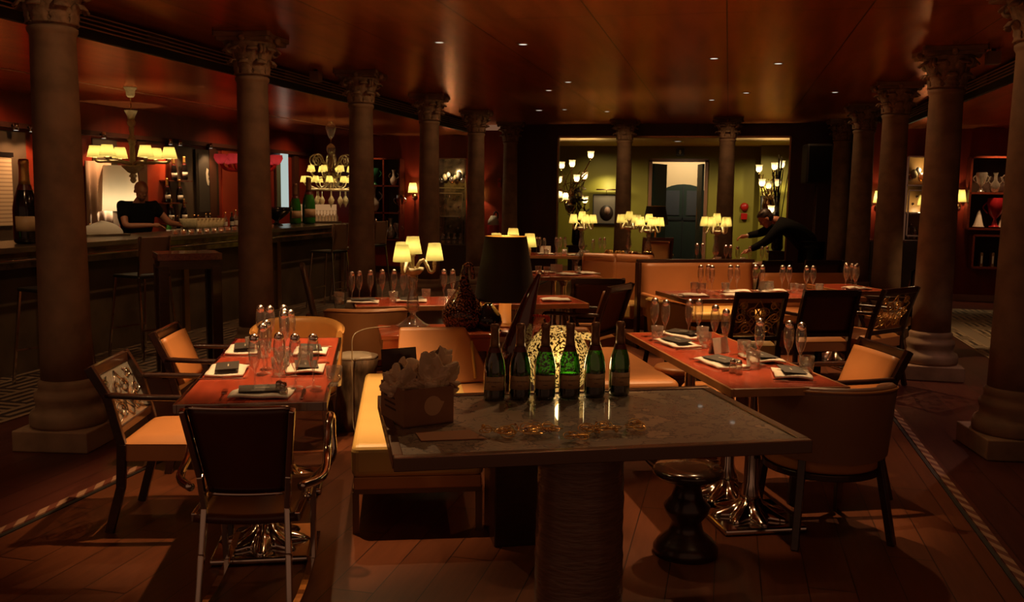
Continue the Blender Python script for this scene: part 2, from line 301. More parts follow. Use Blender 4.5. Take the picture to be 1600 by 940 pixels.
# ---------------------------------------------------------------- mesh helpers
class MB:
    def __init__(s): s.v = []; s.f = []; s.sm = []; s.mi = []; s.cur = 0
    def add(s, vs, fs, smooth=False):
        o = len(s.v); s.v += [tuple(p) for p in vs]
        for f in fs: s.f.append([i+o for i in f]); s.sm.append(smooth); s.mi.append(s.cur)
        return s
    def mi_(s, i): s.cur = i; return s
    def box(s, c, d, rz=0, M=None):
        x, y, z = d[0]/2, d[1]/2, d[2]/2
        vs = [V((a*x, b*y, e*z)) for a in (-1, 1) for b in (-1, 1) for e in (-1, 1)]
        m = M or Matrix.Rotation(rz, 3, 'Z')
        vs = [m @ q + V(c) for q in vs]
        return s.add(vs, [(0, 1, 3, 2), (4, 6, 7, 5), (0, 4, 5, 1), (2, 3, 7, 6), (0, 2, 6, 4), (1, 5, 7, 3)])
    def bar(s, a, b, w, d=None, up=(0, 0, 1)):
        """rectangular bar from a to b, w across (perp to up), d along up"""
        a, b = V(a), V(b); d = d or w; t = (b-a); L = t.length; t.normalize(); u = V(up)
        if abs(t.dot(u)) > 0.98: u = V((0, 1, 0))
        x = t.cross(u).normalized(); y = x.cross(t).normalized()
        vs = [p + x*(i*w/2) + y*(j*d/2) for p in (a, b) for i, j in ((-1, -1), (1, -1), (1, 1), (-1, 1))]
        return s.add(vs, [(3, 2, 1, 0), (4, 5, 6, 7), (0, 1, 5, 4), (1, 2, 6, 5), (2, 3, 7, 6), (3, 0, 4, 7)])
    def lathe(s, prof, n=24, c=(0, 0, 0), smooth=True, M=None, cap=True, sq=None, wob=None):
        o = V(c); vs = []; fs = []
        for k, (r, z) in enumerate(prof):
            for i in range(n):
                a = 2*pi*i/n; q = 1.0
                if sq: q = sq(a, z)
                p = V((r*q*cos(a), r*q*sin(a), z))
                if M: p = M @ p
                vs.append(p+o)
        for k in range(len(prof)-1):
            for i in range(n):
                j = (i+1) % n; fs.append((k*n+i, k*n+j, (k+1)*n+j, (k+1)*n+i))
        if cap:
            if prof[0][0] > 1e-4: fs.append(tuple(reversed(range(n))))
            if prof[-1][0] > 1e-4: fs.append(tuple((len(prof)-1)*n+i for i in range(n)))
        return s.add(vs, fs, smooth)
    def ball(s, c, r, n=12, sz=(1, 1, 1), M=None):
        pr = [(max(1e-5, r*sin(pi*k/(n//2+1))), -r*cos(pi*k/(n//2+1))) for k in range(n//2+2)]
        S = Matrix.Diagonal(sz); return s.lathe(pr, n, c, True, (M @ S if M else S), cap=False)
    def tube(s, path, r, n=8, closed=False, smooth=True, flat=1.0):
        P = [V(p) for p in path]; m = len(P); rr = r if isinstance(r, (list, tuple)) else [r]*m
        vs = []; fs = []; px = None
        for k in range(m):
            if closed: t = P[(k+1) % m]-P[k-1]
            else: t = P[min(k+1, m-1)]-P[max(k-1, 0)]
            if t.length < 1e-9: t = V((0, 0, 1))
            t.normalize()
            if px is None:
                px = t.cross(V((0, 0, 1)));
                if px.length < 0.05: px = t.cross(V((0, 1, 0)))
            px = (px - t*px.dot(t)).normalized(); py = t.cross(px)
            for i in range(n):
                a = 2*pi*i/n; vs.append(P[k] + px*(cos(a)*rr[k]) + py*(sin(a)*rr[k]*flat))
        K = m if closed else m-1
        for k in range(K):
            for i in range(n):
                j = (i+1) % n; k2 = (k+1) % m; fs.append((k*n+i, k*n+j, k2*n+j, k2*n+i))
        if not closed: fs += [tuple(reversed(range(n))), tuple((m-1)*n+i for i in range(n))]
        return s.add(vs, fs, smooth)
    def prism(s, poly, z0, z1, M=None, o=(0, 0, 0), smooth=False):
        n = len(poly); m = M or Matrix.Identity(3); o = V(o)
        vs = [m @ V((x, y, z0)) + o for x, y in poly] + [m @ V((x, y, z1)) + o for x, y in poly]
        fs = [tuple(reversed(range(n))), tuple(n+i for i in range(n))]
        s.add(vs, fs, False); b = len(s.v)-2*n
        for i in range(n):
            j = (i+1) % n; s.f.append([b+i, b+j, b+n+j, b+n+i]); s.sm.append(smooth); s.mi.append(s.cur)
        return s
    def sheet(s, fn, nu, nv, th=0.0, smooth=True, closed=False):
        """surface fn(u,v)->point; with thickness th along the normal"""
        P = [[V(fn(i/nu, j/nv)) for j in range(nv+1)] for i in range(nu+1)]
        vs = []; 
        def nrm(i, j):
            a = P[min(i+1, nu)][j]-P[max(i-1, 0)][j]; b = P[i][min(j+1, nv)]-P[i][max(j-1, 0)]
            c = a.cross(b); return c.normalized() if c.length > 1e-12 else V((0, 0, 1))
        W = nv+1
        for i in range(nu+1):
            for j in range(nv+1): vs.append(P[i][j])
        fs = [(i*W+j, (i+1)*W+j, (i+1)*W+j+1, i*W+j+1) for i in range(nu) for j in range(nv)]
        if th:
            B = len(vs)
            for i in range(nu+1):
                for j in range(nv+1): vs.append(P[i][j]-nrm(i, j)*th)
            fs += [(B+i*W+j+1, B+(i+1)*W+j+1, B+(i+1)*W+j, B+i*W+j) for i in range(nu) for j in range(nv)]
            for i in range(nu):
                fs += [(i*W, B+i*W, B+(i+1)*W, (i+1)*W), ((i+1)*W+nv, B+(i+1)*W+nv, B+i*W+nv, i*W+nv)]
            for j in range(nv):
                fs += [(j+1, B+j+1, B+j, j), (nu*W+j, B+nu*W+j, B+nu*W+j+1, nu*W+j+1)]
        return s.add(vs, fs, smooth)
    def build(s, name, m=None, parent=None, bevel=0, seg=2, loc=None, sub=0, autosm=False):
        me = D.meshes.new(name); me.from_pydata(s.v, [], s.f); me.validate()
        for mm in (m if isinstance(m, (list, tuple)) else [m]): me.materials.append(mm)
        if len(me.polygons) == len(s.sm):
            me.polygons.foreach_set('use_smooth', s.sm); me.polygons.foreach_set('material_index', s.mi)
        bm = bmesh.new(); bm.from_mesh(me); bmesh.ops.recalc_face_normals(bm, faces=bm.faces); bm.to_mesh(me); bm.free()
        o = D.objects.new(name, me); C.objects.link(o)
        if parent: o.parent = parent
        if loc: o.location = loc
        if bevel:
            b = o.modifiers.new('bevel', 'BEVEL'); b.width = bevel; b.segments = seg; b.limit_method = 'ANGLE'; b.angle_limit = R(40)
        if sub:
            b = o.modifiers.new('sub', 'SUBSURF'); b.levels = sub; b.render_levels = sub
        return o
def tag(o, label, cat, group=None, kind=None):
    if label: o['label'] = label
    if cat: o['category'] = cat
    if group: o['group'] = group
    if kind: o['kind'] = kind
    return o
def thing(name, label, cat, loc=(0, 0, 0), rz=0, group=None):
    o = D.objects.new(name, None); C.objects.link(o); o.location = loc; o.rotation_euler = (0, 0, rz)
    return tag(o, label, cat, group)
def struct(name, mb, m, **k):
    o = mb.build(name, m, **k); o['kind'] = 'structure'; return o
def copy_tree(o, parent=None):
    c = o.copy(); C.objects.link(c); c.parent = parent
    for ch in list(o.children): copy_tree(ch, c)
    return c
def dup(o, loc, rz=None, label=None, group=None, scale=None):
    c = copy_tree(o); c.location = loc
    if rz is not None: c.rotation_euler = (0, 0, rz)
    if scale: c.scale = (scale,)*3
    if label: c['label'] = label
    if group: c['group'] = group
    return c
def rot(x, y, a): return (x*cos(a)-y*sin(a), x*sin(a)+y*cos(a))
def text(body, size, name, m, parent, loc, rx=0, ry=0, rz=0, ext=0.0004, sp=1.0):
    cu = D.curves.new(name, 'FONT'); cu.body = body; cu.size = size; cu.align_x = 'CENTER'; cu.align_y = 'CENTER'; cu.extrude = ext; cu.space_line = sp
    t = D.objects.new(name, cu); C.objects.link(t)
    me = D.meshes.new_from_object(t.evaluated_get(bpy.context.evaluated_depsgraph_get())); D.objects.remove(t)
    o = D.objects.new(name, me); me.materials.append(m); C.objects.link(o); o.parent = parent
    o.location = loc; o.rotation_euler = (rx, ry, rz); return o
# ================================================================ ROOM SHELL
H1, H2 = 2.9, 2.7                     # main ceiling, side ceilings
def slab(name, x0, x1, y0, y1, z0, z1, m):
    return struct(name, MB().box(((x0+x1)/2, (y0+y1)/2, (z0+z1)/2), (x1-x0, y1-y0, z1-z0)), m)
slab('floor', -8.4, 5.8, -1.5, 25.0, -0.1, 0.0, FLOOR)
slab('ceiling', -4.72, 2.57, 0.5, 17.45, H1, H1+0.1, CEIL)
slab('ceiling_bar', -8.4, -4.72, 0.5, 17.6, H2, H2+0.3, CEIL2)
slab('ceiling_side', 2.57, 5.8, 0.5, 16.0, H2, H2+0.3, CEIL2)
slab('wall_left', -8.4, -8.2, 0.5, 17.6, 0, H2, WALLRED)
slab('wall_bar_end', -8.4, -4.0, 17.5, 17.7, 0, H2+0.1, WALLRED)
slab('wall_right', 5.6, 5.8, 0.5, 16.0, 0, H2, WALLRED)
slab('wall_right_end', 2.2, 5.8, 15.9, 16.1, 0, H2+0.1, WALLRED)
slab('wall_passage_right', 2.2, 2.35, 16.1, 17.6, 0, H1, WALLDK)
slab('wall_passage_left', -4.1, -3.98, 17.4, 17.9, 0, H1, WALLDK)
# back wall with the wide opening to the green lobby
slab('wall_back_left', -3.98, -3.18, 17.4, 17.6, 0, H1, WALLDK)
slab('wall_back_right', 1.04, 2.2, 17.4, 17.6, 0, H1, WALLDK)
slab('wall_back_lintel', -3.18, 1.04, 17.4, 17.6, 2.68, H1, WALLDK)
b = MB()
for x in (-3.17, 1.03): b.box((x, 17.39, 1.34), (0.03, 0.03, 2.68))
b.box((-1.07, 17.39, 2.67), (4.23, 0.03, 0.03))
struct('trim_1', b, BRASS)
# lobby
slab('wall_lobby_left', -4.1, -3.95, 17.6, 20.6, 0, 2.8, GREEN)
slab('wall_lobby_right', 1.65, 1.8, 17.6, 20.6, 0, 2.8, GREEN)
slab('wall_lobby_back_left', -3.95, -1.66, 20.5, 20.7, 0, 2.8, GREEN)
slab('wall_lobby_back_right', -0.51, 1.65, 20.5, 20.7, 0, 2.8, GREEN)
slab('wall_lobby_back_top', -1.66, -0.51, 20.5, 20.7, 2.33, 2.8, GREEN)
slab('wall_lobby_pier', 0.62, 1.65, 20.1, 20.5, 0, 2.68, GREEN)
slab('ceiling_lobby', -4.1, 1.8, 17.6, 20.7, 2.66, 2.9, CREAM)
b = MB()
for x in (-1.68, -0.49): b.box((x, 20.47, 1.18), (0.07, 0.08, 2.36))
b.box((-1.085, 20.47, 2.36), (1.26, 0.08, 0.07))
struct('trim_2', b, mat('door casing wood', (0.22, 0.10, 0.05), 0.4))
# green leaves of the door, folded open inside the frame
for sx, x0, x1 in ((-1, -1.63, -1.40), (1, -0.56, -0.68)):
    d = thing('door_%d' % (1 if sx < 0 else 2), None, None, (0, 0, 0)); d['kind'] = 'structure'
    b = MB(); b.bar((x0, 20.55, 1.15), (x1, 21.2, 1.15), 0.05, 2.28); b.build('door_leaf', DGREEN, d)
    b = MB(); b.bar((x1, 21.1, 0.9), (x1, 21.1, 1.3), 0.03); b.build('door_handle', BRASS, d)
# hall beyond the door
slab('wall_hall_left', -2.3, -2.2, 20.7, 25, 0, 3, WALLDK)
slab('wall_hall_right', 0.1, 0.2, 20.7, 25, 0, 3, WALLDK)
slab('ceiling_hall', -2.3, 0.2, 20.7, 25, 2.9, 3.0, CREAM)
slab('wall_hall_back', -2.3, 0.2, 24.2, 24.4, 0, 2.9, CREAM)
# arched wooden door across the hall
arch = [(-0.62, 0), (0.62, 0), (0.62, 1.55)] + [(0.62*cos(a), 1.55+0.34*sin(a)) for a in [pi*i/12 for i in range(1, 12)]] + [(-0.62, 1.55)]
d = thing('arched_door', 'dark arched double door with small panes beyond the green lobby doorway', 'door', (-1.13, 24.0, 0.0))
MX = Matrix.Rotation(pi/2, 3, 'X')
MB().prism(arch, -0.05, 0.05, MX).build('door_leaf', DGREEN, d)
for s in (-1, 1):
    b = MB(); b.box((s*0.27, -0.065, 1.42), (0.36, 0.02, 0.62)); b.build('pane', mat('dim door pane', (0.05, 0.05, 0.055), 0.15), d)
b = MB(); b.box((0, -0.07, 0.95), (0.03, 0.03, 1.8)); b.box((0, -0.07, 1.02), (1.2, 0.03, 0.06)); b.build('door_rail', BLACK, d)
# exit sign above the doorway
s = thing('exit_sign', 'small dark green exit sign above the lobby doorway', 'sign', (-1.06, 20.44, 2.53))
MB().box((0, 0, 0), (0.17, 0.05, 0.16)).build('sign_box', DGREEN, s, bevel=0.004)
MXs = Matrix.Rotation(pi/2, 3, 'X')
MB().prism([(-0.018, 0.045), (0.018, 0.045), (0.018, 0.0), (0.035, 0.0), (0, -0.05), (-0.035, 0.0), (-0.018, 0.0)], 0.026, 0.03, MXs).build('arrow_mark', mat('sign white', (0.6, 0.65, 0.55), 0.5), s)

# fascias with air grilles between the main and side ceilings
def grille(name, x, side, label):
    y0, y1 = 0.5, 17.4
    g = thing(name, label, 'air grille', (x, 0, 0))
    MB().box((0.0, (y0+y1)/2, 2.795), (0.04, y1-y0, 0.19)).build('fascia_board', BLACK, g)
    for k in range(4):
        MB().box((side*0.035, (y0+y1)/2, 2.772+0.032*k), (0.018, y1-y0, 0.008)).build('grille_bar', mat('grille metal %s %d' % (name, k), (0.50, 0.34, 0.26), 0.4, 0.2), g)
    bm_ = mat('bracket ' + name, (0.035, 0.015, 0.01), 0.5)
    for k in range(13): MB().box((side*0.028, 1.0+1.2*k, 2.82), (0.02, 0.30, 0.112)).build('grille_bracket', bm_, g)
grille('air_grille', -4.70, 1, 'long linear air grille in the fascia over the left colonnade')
grille('air_grille', 2.55, -1, 'long linear air grille in the fascia over the right colonnade')
# pale cove strip in the bar ceiling
struct('trim_3', MB().box((-6.66, 9.0, 2.697), (0.03, 17.0, 0.008)), mat('cove strip', (0.6, 0.3, 0.15), 0.4, 0.6))
# mosaic floors and inlay borders
slab('floor_mosaic_bar', -5.9, -4.8, 1.0, 17.4, -0.01, 0.006, MOSL)
slab('floor_mosaic_side', 2.66, 5.5, 3.0, 14.6, -0.01, 0.006, MOSR)
slab('trim_4', -4.80, -4.76, 1.0, 17.4, 0.0, 0.008, mat('pale border line', (0.2, 0.13, 0.08), 0.5))
for i, x in enumerate((2.63, 2.79, 2.99, 3.08)):
    slab('trim_%d' % (5+i), x, x+0.025, 3.0, 14.6, 0.0, 0.008, mat('border line %d' % i, (0.42, 0.32, 0.21), 0.5))
slab('trim_9', 2.81, 2.98, 3.0, 14.6, 0.0, 0.0075, mat('plain pale border', (0.30, 0.24, 0.17), 0.5))
for i, (x, xd) in enumerate(((-3.28, -3.235), (1.25, 1.235))):
    struct('trim_%d' % (10+i), MB().box((x+0.025, 8.5, 0.003), (0.046, 18, 0.008)), ROPE)
    struct('trim_%d' % (12+i), MB().box((xd-(0.0 if i else -0.03), 8.5, 0.003), (0.02, 18, 0.007)), BLACK)
slab('baseboard_right', 2.3, 5.6, 15.86, 15.9, 0, 0.1, mat('pale skirting', (0.5, 0.3, 0.2), 0.35))
slab('baseboard_left', -8.2, -4.1, 17.46, 17.5, 0, 0.12, DWOOD)
# wall pilasters breaking up the bar wall
for i, y in enumerate((2.0, 4.2, 6.4, 8.6, 10.35, 11.75, 12.5, 13.6, 15.0, 16.6)):
    slab('trim_%d' % (20+i), -8.2, -8.14, y-0.1, y+0.1, 0, 2.3, mat('pilaster %d' % i, (0.10, 0.035, 0.02), 0.3, 0.4))
slab('trim_40', -8.2, -8.1, 0.5, 17.5, 2.28, 2.34, mat('cornice band', (0.09, 0.03, 0.02), 0.35, 0.4))
for i, y in enumerate((9.3, 11.0, 12.1, 12.9, 14.2)):
    slab('trim_%d' % (41+i), -8.2, -8.185, y-0.25, y+0.25, 0.9, 2.25, mat('wall bay %d' % i, (0.07, 0.045, 0.03) if i in (1, 3, 0) else (0.30, 0.035, 0.012), 0.35))

# ================================================================ LAMPS OF THE ROOM AND ADDED SPOTS
# recessed downlights in the ceiling
down = [(-2.51, 7.90), (-1.81, 8.11), (-0.19, 9.19), (0.42, 9.62), (-1.88, 10.87), (-2.27, 11.70), (0.16, 12.25),
        (-0.28, 13.09), (-2.53, 14.35), (-1.92, 14.73), (1.23, 12.29)]
b0 = thing('downlight', 'x', 'downlight', (0, 0, H1))
MB().lathe([(0.036, 0), (0.055, 0), (0.055, -0.004), (0.036, -0.004)], 20, cap=False).build('trim_ring', CHROME, b0)
MB().lathe([(1e-5, -0.002), (0.038, -0.002)], 20, cap=False).build('bulb', E_DOWN, b0)
dlab = ['downlight nearest the left colonnade, left of a close pair', 'downlight of the close pair, the one on the right',
        'faint downlight just left of the large bright one', 'large bright downlight right of the ceiling centre seam',
        'downlight above the table by the green lobby, left one of two', 'downlight slightly behind and left of its neighbour',
        'downlight in front of the right lobby column', 'faint small downlight between the lobby columns',
        'tiny downlight before the left lobby column, left', 'tiny downlight just before the left lobby column', 'dim downlight near the right colonnade']
for i, (x, y) in enumerate(down):
    c = b0 if i == 0 else copy_tree(b0)
    c.location = (x, y, H1); c['label'] = 'recessed ' + dlab[i]; c['group'] = 'recessed ceiling downlights'
c = dup(b0, (-1.02, 18.6, 2.66), 0, 'round recessed downlight in the cream lobby ceiling', 'lobby lights', 2.0)
c = dup(b0, (-2.95, 14.43, H1), 0, 'smoke detector like round fitting beside the tiny left downlights', 'recessed ceiling downlights', 1.4)
# the light they throw
for (x, y, W, tx, ty) in ((-2.51, 7.9, 60, -2.4, 7.2), (-1.81, 8.11, 60, -1.8, 7.3), (-0.19, 9.19, 95, -0.1, 8.7), (0.42, 9.62, 95, 0.6, 8.8),
        (-1.88, 10.87, 60, -1.8, 10.3), (-2.27, 11.7, 40, -2.2, 12.4), (0.16, 12.25, 50, 0.1, 13.0), (-0.28, 13.09, 30, -0.3, 13.3), (-1.92, 14.73, 25, -1.9, 14)):
    spot(x, y, H1-0.01, W, 62, 0.6, tx=tx, ty=ty)
# unseen lamps without fittings over tables, seats and floor
spot(-2.0, 4.5, H1-0.01, 45, 34, 0.5, tx=-2.52, ty=5.4, tz=0.6)  # added to brighten the tub chair behind the front left table
spot(-0.4, 8.7, H1-0.01, 55, 60, 0.6, tx=-0.4, ty=9.7, tz=0.6)  # added to brighten the banquette
spot(-2.15, 4.25, H1-0.01, 135, 56, 0.5, tx=-2.2, ty=4.35, tz=0.75)
spot(-1.9, 5.2, H1-0.01, 62, 38, 0.5, col=(1.0, 0.66, 0.34), tx=-1.9, ty=4.8, tz=0.4)
spot(0.1, 5.6, H1-0.01, 120, 48, 0.5, tx=0.0, ty=5.2, tz=0.75)
spot(-0.9, 7.0, H1-0.01, 62, 44, 0.6, tx=-0.85, ty=6.4, tz=0.4)
spot(-1.9, 6.6, H1-0.01, 40, 44, 0.6, tx=-2.1, ty=6.3, tz=0.7)
spot(0.4, 6.3, H1-0.01, 38, 70, 0.6, tx=0.5, ty=4.9, tz=0.0)
spot(-2.6, 5.9, H1-0.01, 38, 60, 0.6, tx=-2.4, ty=3.0, tz=0.0)
spot(-1.1, 4.3, H1-0.01, 42, 24, 0.4, tx=0.05, ty=4.72)
spot(-0.6, 5.0, H1-0.01, 18, 80, 0.7, tx=-1.3, ty=2.6, tz=0.0)
spot(0.8, 3.2, H1-0.01, 9, 110, 0.8, tx=0.8, ty=4.0, tz=0.0, r=0.05)
spot(-3.0, 2.2, H1-0.01, 9, 110, 0.8, tx=-3.0, ty=3.6, tz=0.0, r=0.05)
# aisles and wings
spot(2.3, 7.6, H1-0.01, 26, 80, 0.6, col=(1.0, 0.55, 0.42), tx=2.2, ty=7.2)
spot(3.6, 11.0, H2-0.01, 45, 90, 0.7, tx=3.2, ty=10.8)
spot(4.0, 15.3, H2-0.01, 26, 80, 0.7, tx=3.9, ty=15.85, tz=0.0)
for yy in (3.2, 5.6, 8.0, 10.4, 12.8, 15.2):
    spot(-5.0, yy, H2-0.01, 20, 100, 0.7, tx=-5.7, ty=yy+0.3, tz=0.3)  # added to brighten the bar front, no fittings
    spot(-7.3, yy+1.0, H2-0.01, 16, 110, 0.8, tx=-8.1, ty=yy+1.0, tz=1.4)
# wide spots added along both colonnades to brighten columns; no fittings
for i in range(5):
    spot(-3.05, 4.4+2.4036*i, H1-0.01, 5.5, 130, 0.8, tx=-3.99, ty=4.9+2.4036*i, tz=1.0, r=0.05)
for i in range(4):
    spot(0.95, 6.4+2.557*i, H1-0.01, 5, 130, 0.8, tx=1.82, ty=6.9+2.557*i, tz=1.0, r=0.05)
spot(-1.83, 15.6, H1-0.01, 6, 120, 0.8, tx=-1.83, ty=16.5, tz=1.0)
spot(-0.06, 15.2, H1-0.01, 6, 120, 0.8, tx=-0.06, ty=16.1, tz=1.0)
# lobby
spot(-1.02, 18.6, 2.64, 42, 140, 0.7, col=(1.0, 0.76, 0.44), tx=-1.0, ty=19.4)
spot(-2.8, 19.2, 2.64, 16, 110, 0.7, col=(1.0, 0.76, 0.44), tx=-2.7, ty=20.4, tz=0.6)
spot(0.9, 19.0, 2.64, 34, 110, 0.7, col=(1.0, 0.76, 0.44), tx=0.6, ty=20.0, tz=0.6)
spot(-1.0, 22.6, 2.88, 60, 120, 0.8, col=(1.0, 0.85, 0.55), tx=-1.0, ty=24.2, tz=2.3)
# picture lights along the bar wall
pl = thing('wall_spotlight', 'x', 'spotlight', (-8.05, 9.1, 2.3))
MB().box((-0.06, 0, 0), (0.14, 0.03, 0.02)).build('bracket', BLACK, pl)
MB().lathe([(0.03, -0.05), (0.03, 0.03)], 12).build('lamp_head', CHROME, pl)
MB().lathe([(1e-5, 0), (0.028, 0.0)], 12, c=(0, 0, -0.052), cap=False).build('lens', E_DOWN, pl)
for i, (y, lb) in enumerate(((9.25, 'over the far left wall bay'), (9.5, 'beside its twin over the far left wall bay'), (10.8, 'above the large white lampshade'), (12.3, 'above the bottle display, left'), (12.55, 'above the bottle display, right'), (13.4, 'above the dark portrait'))):
    c = pl if i == 0 else copy_tree(pl); c.location = (-8.05, y, 2.3); c['label'] = 'small wall spotlight ' + lb; c['group'] = 'wall spotlights behind the bar'
    spot(-7.95, y, 2.24, 9, 100, 0.6, tx=-8.15, ty=y, tz=1.5)

# ================================================================ COLUMNS
def make_column(rt, rb, half):
    n = thing('stone_column', 'x', 'column')
    b = MB(); b.box((0, 0, 0.065), (2*half, 2*half, 0.13)); b.build('plinth', STONE, n, bevel=0.008)
    q = half*0.96
    MB().lathe([(q*0.97, 0.13), (q, 0.15), (q, 0.19), (q*0.95, 0.22), (q*0.84, 0.235), (q*0.82, 0.27), (q*0.86, 0.30), (q*0.86, 0.33), (q*0.76, 0.35), (rb+0.015, 0.37), (rb+0.02, 0.40), (rb, 0.42)], 40).build('base_moulding', STONE, n)
    MB().lathe([(rb+(rt-rb)*k/8, 0.42+(2.50-0.42)*k/8) for k in range(9)] + [(rt+0.006, 2.51), (rt+0.014, 2.525), (rt+0.014, 2.545), (rt, 2.553)], 40).build('shaft', STONE, n)
    cap = MB()
    cap.lathe([(rt, 2.553), (rt+0.012, 2.60), (rt+0.024, 2.68), (rt+0.045, 2.76), (rt+0.07, 2.81), (rt+0.075, 2.83)], 32)
    # two rows of acanthus leaves, each a tapering curled tongue with a raised rib
    for row, (zz, hh, n_, out, a0) in enumerate(((2.565, 0.12, 8, 0.022, 0), (2.62, 0.17, 8, 0.04, pi/8))):
        for i in range(n_):
            a = a0+2*pi*i/n_
            def leaf(u, v, a=a, zz=zz, hh=hh, out=out):
                w_ = 0.055*(1-0.35*v)*(1+0.22*cos(v*pi*6)); s = (u-0.5)*2
                z = zz+hh*min(v/0.85, 1.0) - (max(v-0.85, 0)*0.25)
                r = rt+0.012+out*(v**2.2)*1.7 + 0.010*(1-abs(s)) + 0.02*max(v-0.8, 0)/0.2
                t = s*w_
                return (r*cos(a)-t*sin(a), r*sin(a)+t*cos(a), z)
            cap.sheet(leaf, 4, 10, 0.012)
    # corner volutes
    for i in range(4):
        a = pi/4+i*pi/2
        for sgn in (-1, 1):
            path = []
            for k in range(22):
                th = k/21*2.4*2*pi*0.55; rr = 0.038*(1-k/26)
                cx_ = half*0.86 - 0.01; px_ = cx_ + rr*cos(pi/2-th)*1.0; pz = 2.765+rr*sin(pi/2-th)
                path.append(V((px_*cos(a)-sgn*0.014*sin(a), px_*sin(a)+sgn*0.014*cos(a), pz)))
            base = V(((rt+0.02)*cos(a), (rt+0.02)*sin(a), 2.68))
            cap.tube([base]+[base.lerp(path[0], 0.5)+V((0, 0, 0.03))]+path, 0.014, 6)
        cap.ball((0.98*half*0.86*cos(a), 0.98*half*0.86*sin(a), 2.765), 0.018, 8)
        am = i*pi/2; cap.ball(((rt+0.10)*cos(am), (rt+0.10)*sin(am), 2.85), 0.03, 8)
    cap = cap.build('capital', STONE2, n)
    def abac(h, dip):
        pts = []
        for k in range(4):
            a = k*pi/2
            for t in [-0.92, -0.6, -0.3, 0, 0.3, 0.6, 0.92]:
                x = h*(1-dip*(1-(t/0.92)**2)); y = h*t
                pts.append(rot(x, y, a))
        return pts
    m = MB(); m.prism(abac(half*0.98, 0.16), 2.83, 2.86); m.prism(abac(half*1.06, 0.15), 2.86, 2.8995); m.build('abacus', STONE, n, bevel=0.004)
    return n
colL = make_column(0.128, 0.152, 0.235); colR = make_column(0.139, 0.165, 0.25)
ords = ['nearest', 'second nearest', 'third', 'fourth', 'fifth', 'sixth and farthest']
for i in range(6):
    c = colL if i == 0 else copy_tree(colL)
    c.location = (-3.992, 4.92+2.4036*i, 0); c.rotation_euler = (0, 0, R(10 if i == 0 else 7))
    c['label'] = 'carved stone column, %s of the left colonnade beside the bar' % ords[i]; c['group'] = 'stone columns'
for i in range(-1, 4):
    c = colR if i == -1 else copy_tree(colR)
    c.location = (1.825, 8.922+2.557*i, 0); c.rotation_euler = (0, 0, R(8 if i == -1 else 0))
    c['label'] = 'thick carved stone column, %s of the right colonnade' % ['nearest, cut by the photo edge', 'second', 'third', 'fourth', 'farthest'][i+1]; c['group'] = 'stone columns'
for (x, y, lb) in ((-1.83, 16.55, 'left of the two before the green lobby'), (-0.06, 16.1, 'right of the two before the green lobby')):
    dup(colL, (x, y, 0), R(0), 'slim carved stone column, ' + lb, 'stone columns')
# ================================================================ TABLES
def pedestal(parent, x, y, ztop, m=CHROME):
    p = MB()
    p.lathe([(0.05, 0.10), (0.055, 0.14), (0.035, 0.2), (0.03, ztop-0.08), (0.05, ztop-0.03), (0.12, ztop)], 16, c=(x, y, 0))
    p.build('pedestal', m, parent)
    b = MB()
    b.box((x, y, 0.018), (0.42, 0.42, 0.03))
    b.build('base_plate', m, parent, bevel=0.012, seg=3)
    b = MB()
    def star(a, z): return 1+0.28*cos(8*a)*max(0, 1-(z-0.03)/0.1)
    b.lathe([(0.16, 0.034), (0.15, 0.05), (0.10, 0.075), (0.06, 0.10), (0.05, 0.13)], 64, c=(x, y, 0), sq=star)
    b.build('fluted_foot', m, parent)
def dining_table(label, c, size, rz, z=0.75, legs='pedestal', edge=TEDGE, group='red lacquered dining tables'):
    t = thing('dining_table', label, 'table', (c[0], c[1], 0), rz, group)
    w_, l_ = size
    MB().box((0, 0, z-0.004), (w_-0.03, l_-0.03, 0.010)).build('tabletop', LACQ, t, bevel=0.002)
    e = MB()
    for s in (-1, 1):
        e.box((s*(w_/2-0.0075), 0, z-0.0175), (0.015, l_, 0.037)); e.box((0, s*(l_/2-0.0075), z-0.0175), (w_-0.03, 0.015, 0.037))
    e.box((0, 0, z-0.026), (w_-0.03, l_-0.03, 0.018))
    e.build('edge_band', edge, t, bevel=0.002)
    if legs == 'pedestal':
        for s in (-1, 1): pedestal(t, 0, s*l_*0.27, z-0.035)
    else:
        for sx in (-1, 1):
            for sy in (-1, 1):
                MB().box((sx*0.13, sy*(l_/2-0.42), (z-0.035)/2), (0.09, 0.09, z-0.035)).build('leg', RWOOD, t, bevel=0.004)
        MB().box((0, 0, z-0.085), (0.32, l_-0.74, 0.09)).build('apron', RWOOD, t)
    return t
A1, A2 = R(21.5), R(22.1)
T1c, T2c, T3c, T4c = (-2.145, 4.09), (-0.01, 5.03), (0.29, 8.37), (-2.02, 7.06)
dining_table('red topped dining table with polished rim laid for guests, front left', T1c, (0.60, 1.69), A1, edge=CHROME)
dining_table('long red topped dining table laid with flutes, right of the map table', T2c, (0.57, 1.68), A2)
pedestal(D.objects['dining_table.001'], 0.0, -0.15, 0.70)
dining_table('red topped dining table in front of the tan banquette', T3c, (1.66, 0.70), R(25), legs='legs')
dining_table('red topped dining table behind the black lamp, left half of a long row', (-2.42, 6.82), (0.84, 0.62), R(26))
dining_table('red topped dining table behind the black lamp, right half of a long row', (-1.60, 7.22), (0.96, 0.62), R(26))
dining_table('small red dining table with white napkins beyond the black lampshade', (-1.75, 9.75), (0.75, 0.75), R(25))
dining_table('dining table crowded with glasses and candelabra at the far left of the green lobby', (-2.1, 13.0), (1.5, 0.8), R(12))
dining_table('dining table behind the banquette that the waiter is setting', (0.0, 12.15), (1.35, 0.8), R(14))
dining_table('small dark dining table by the right colonnade', (1.14, 9.3), (0.46, 0.7), R(25))
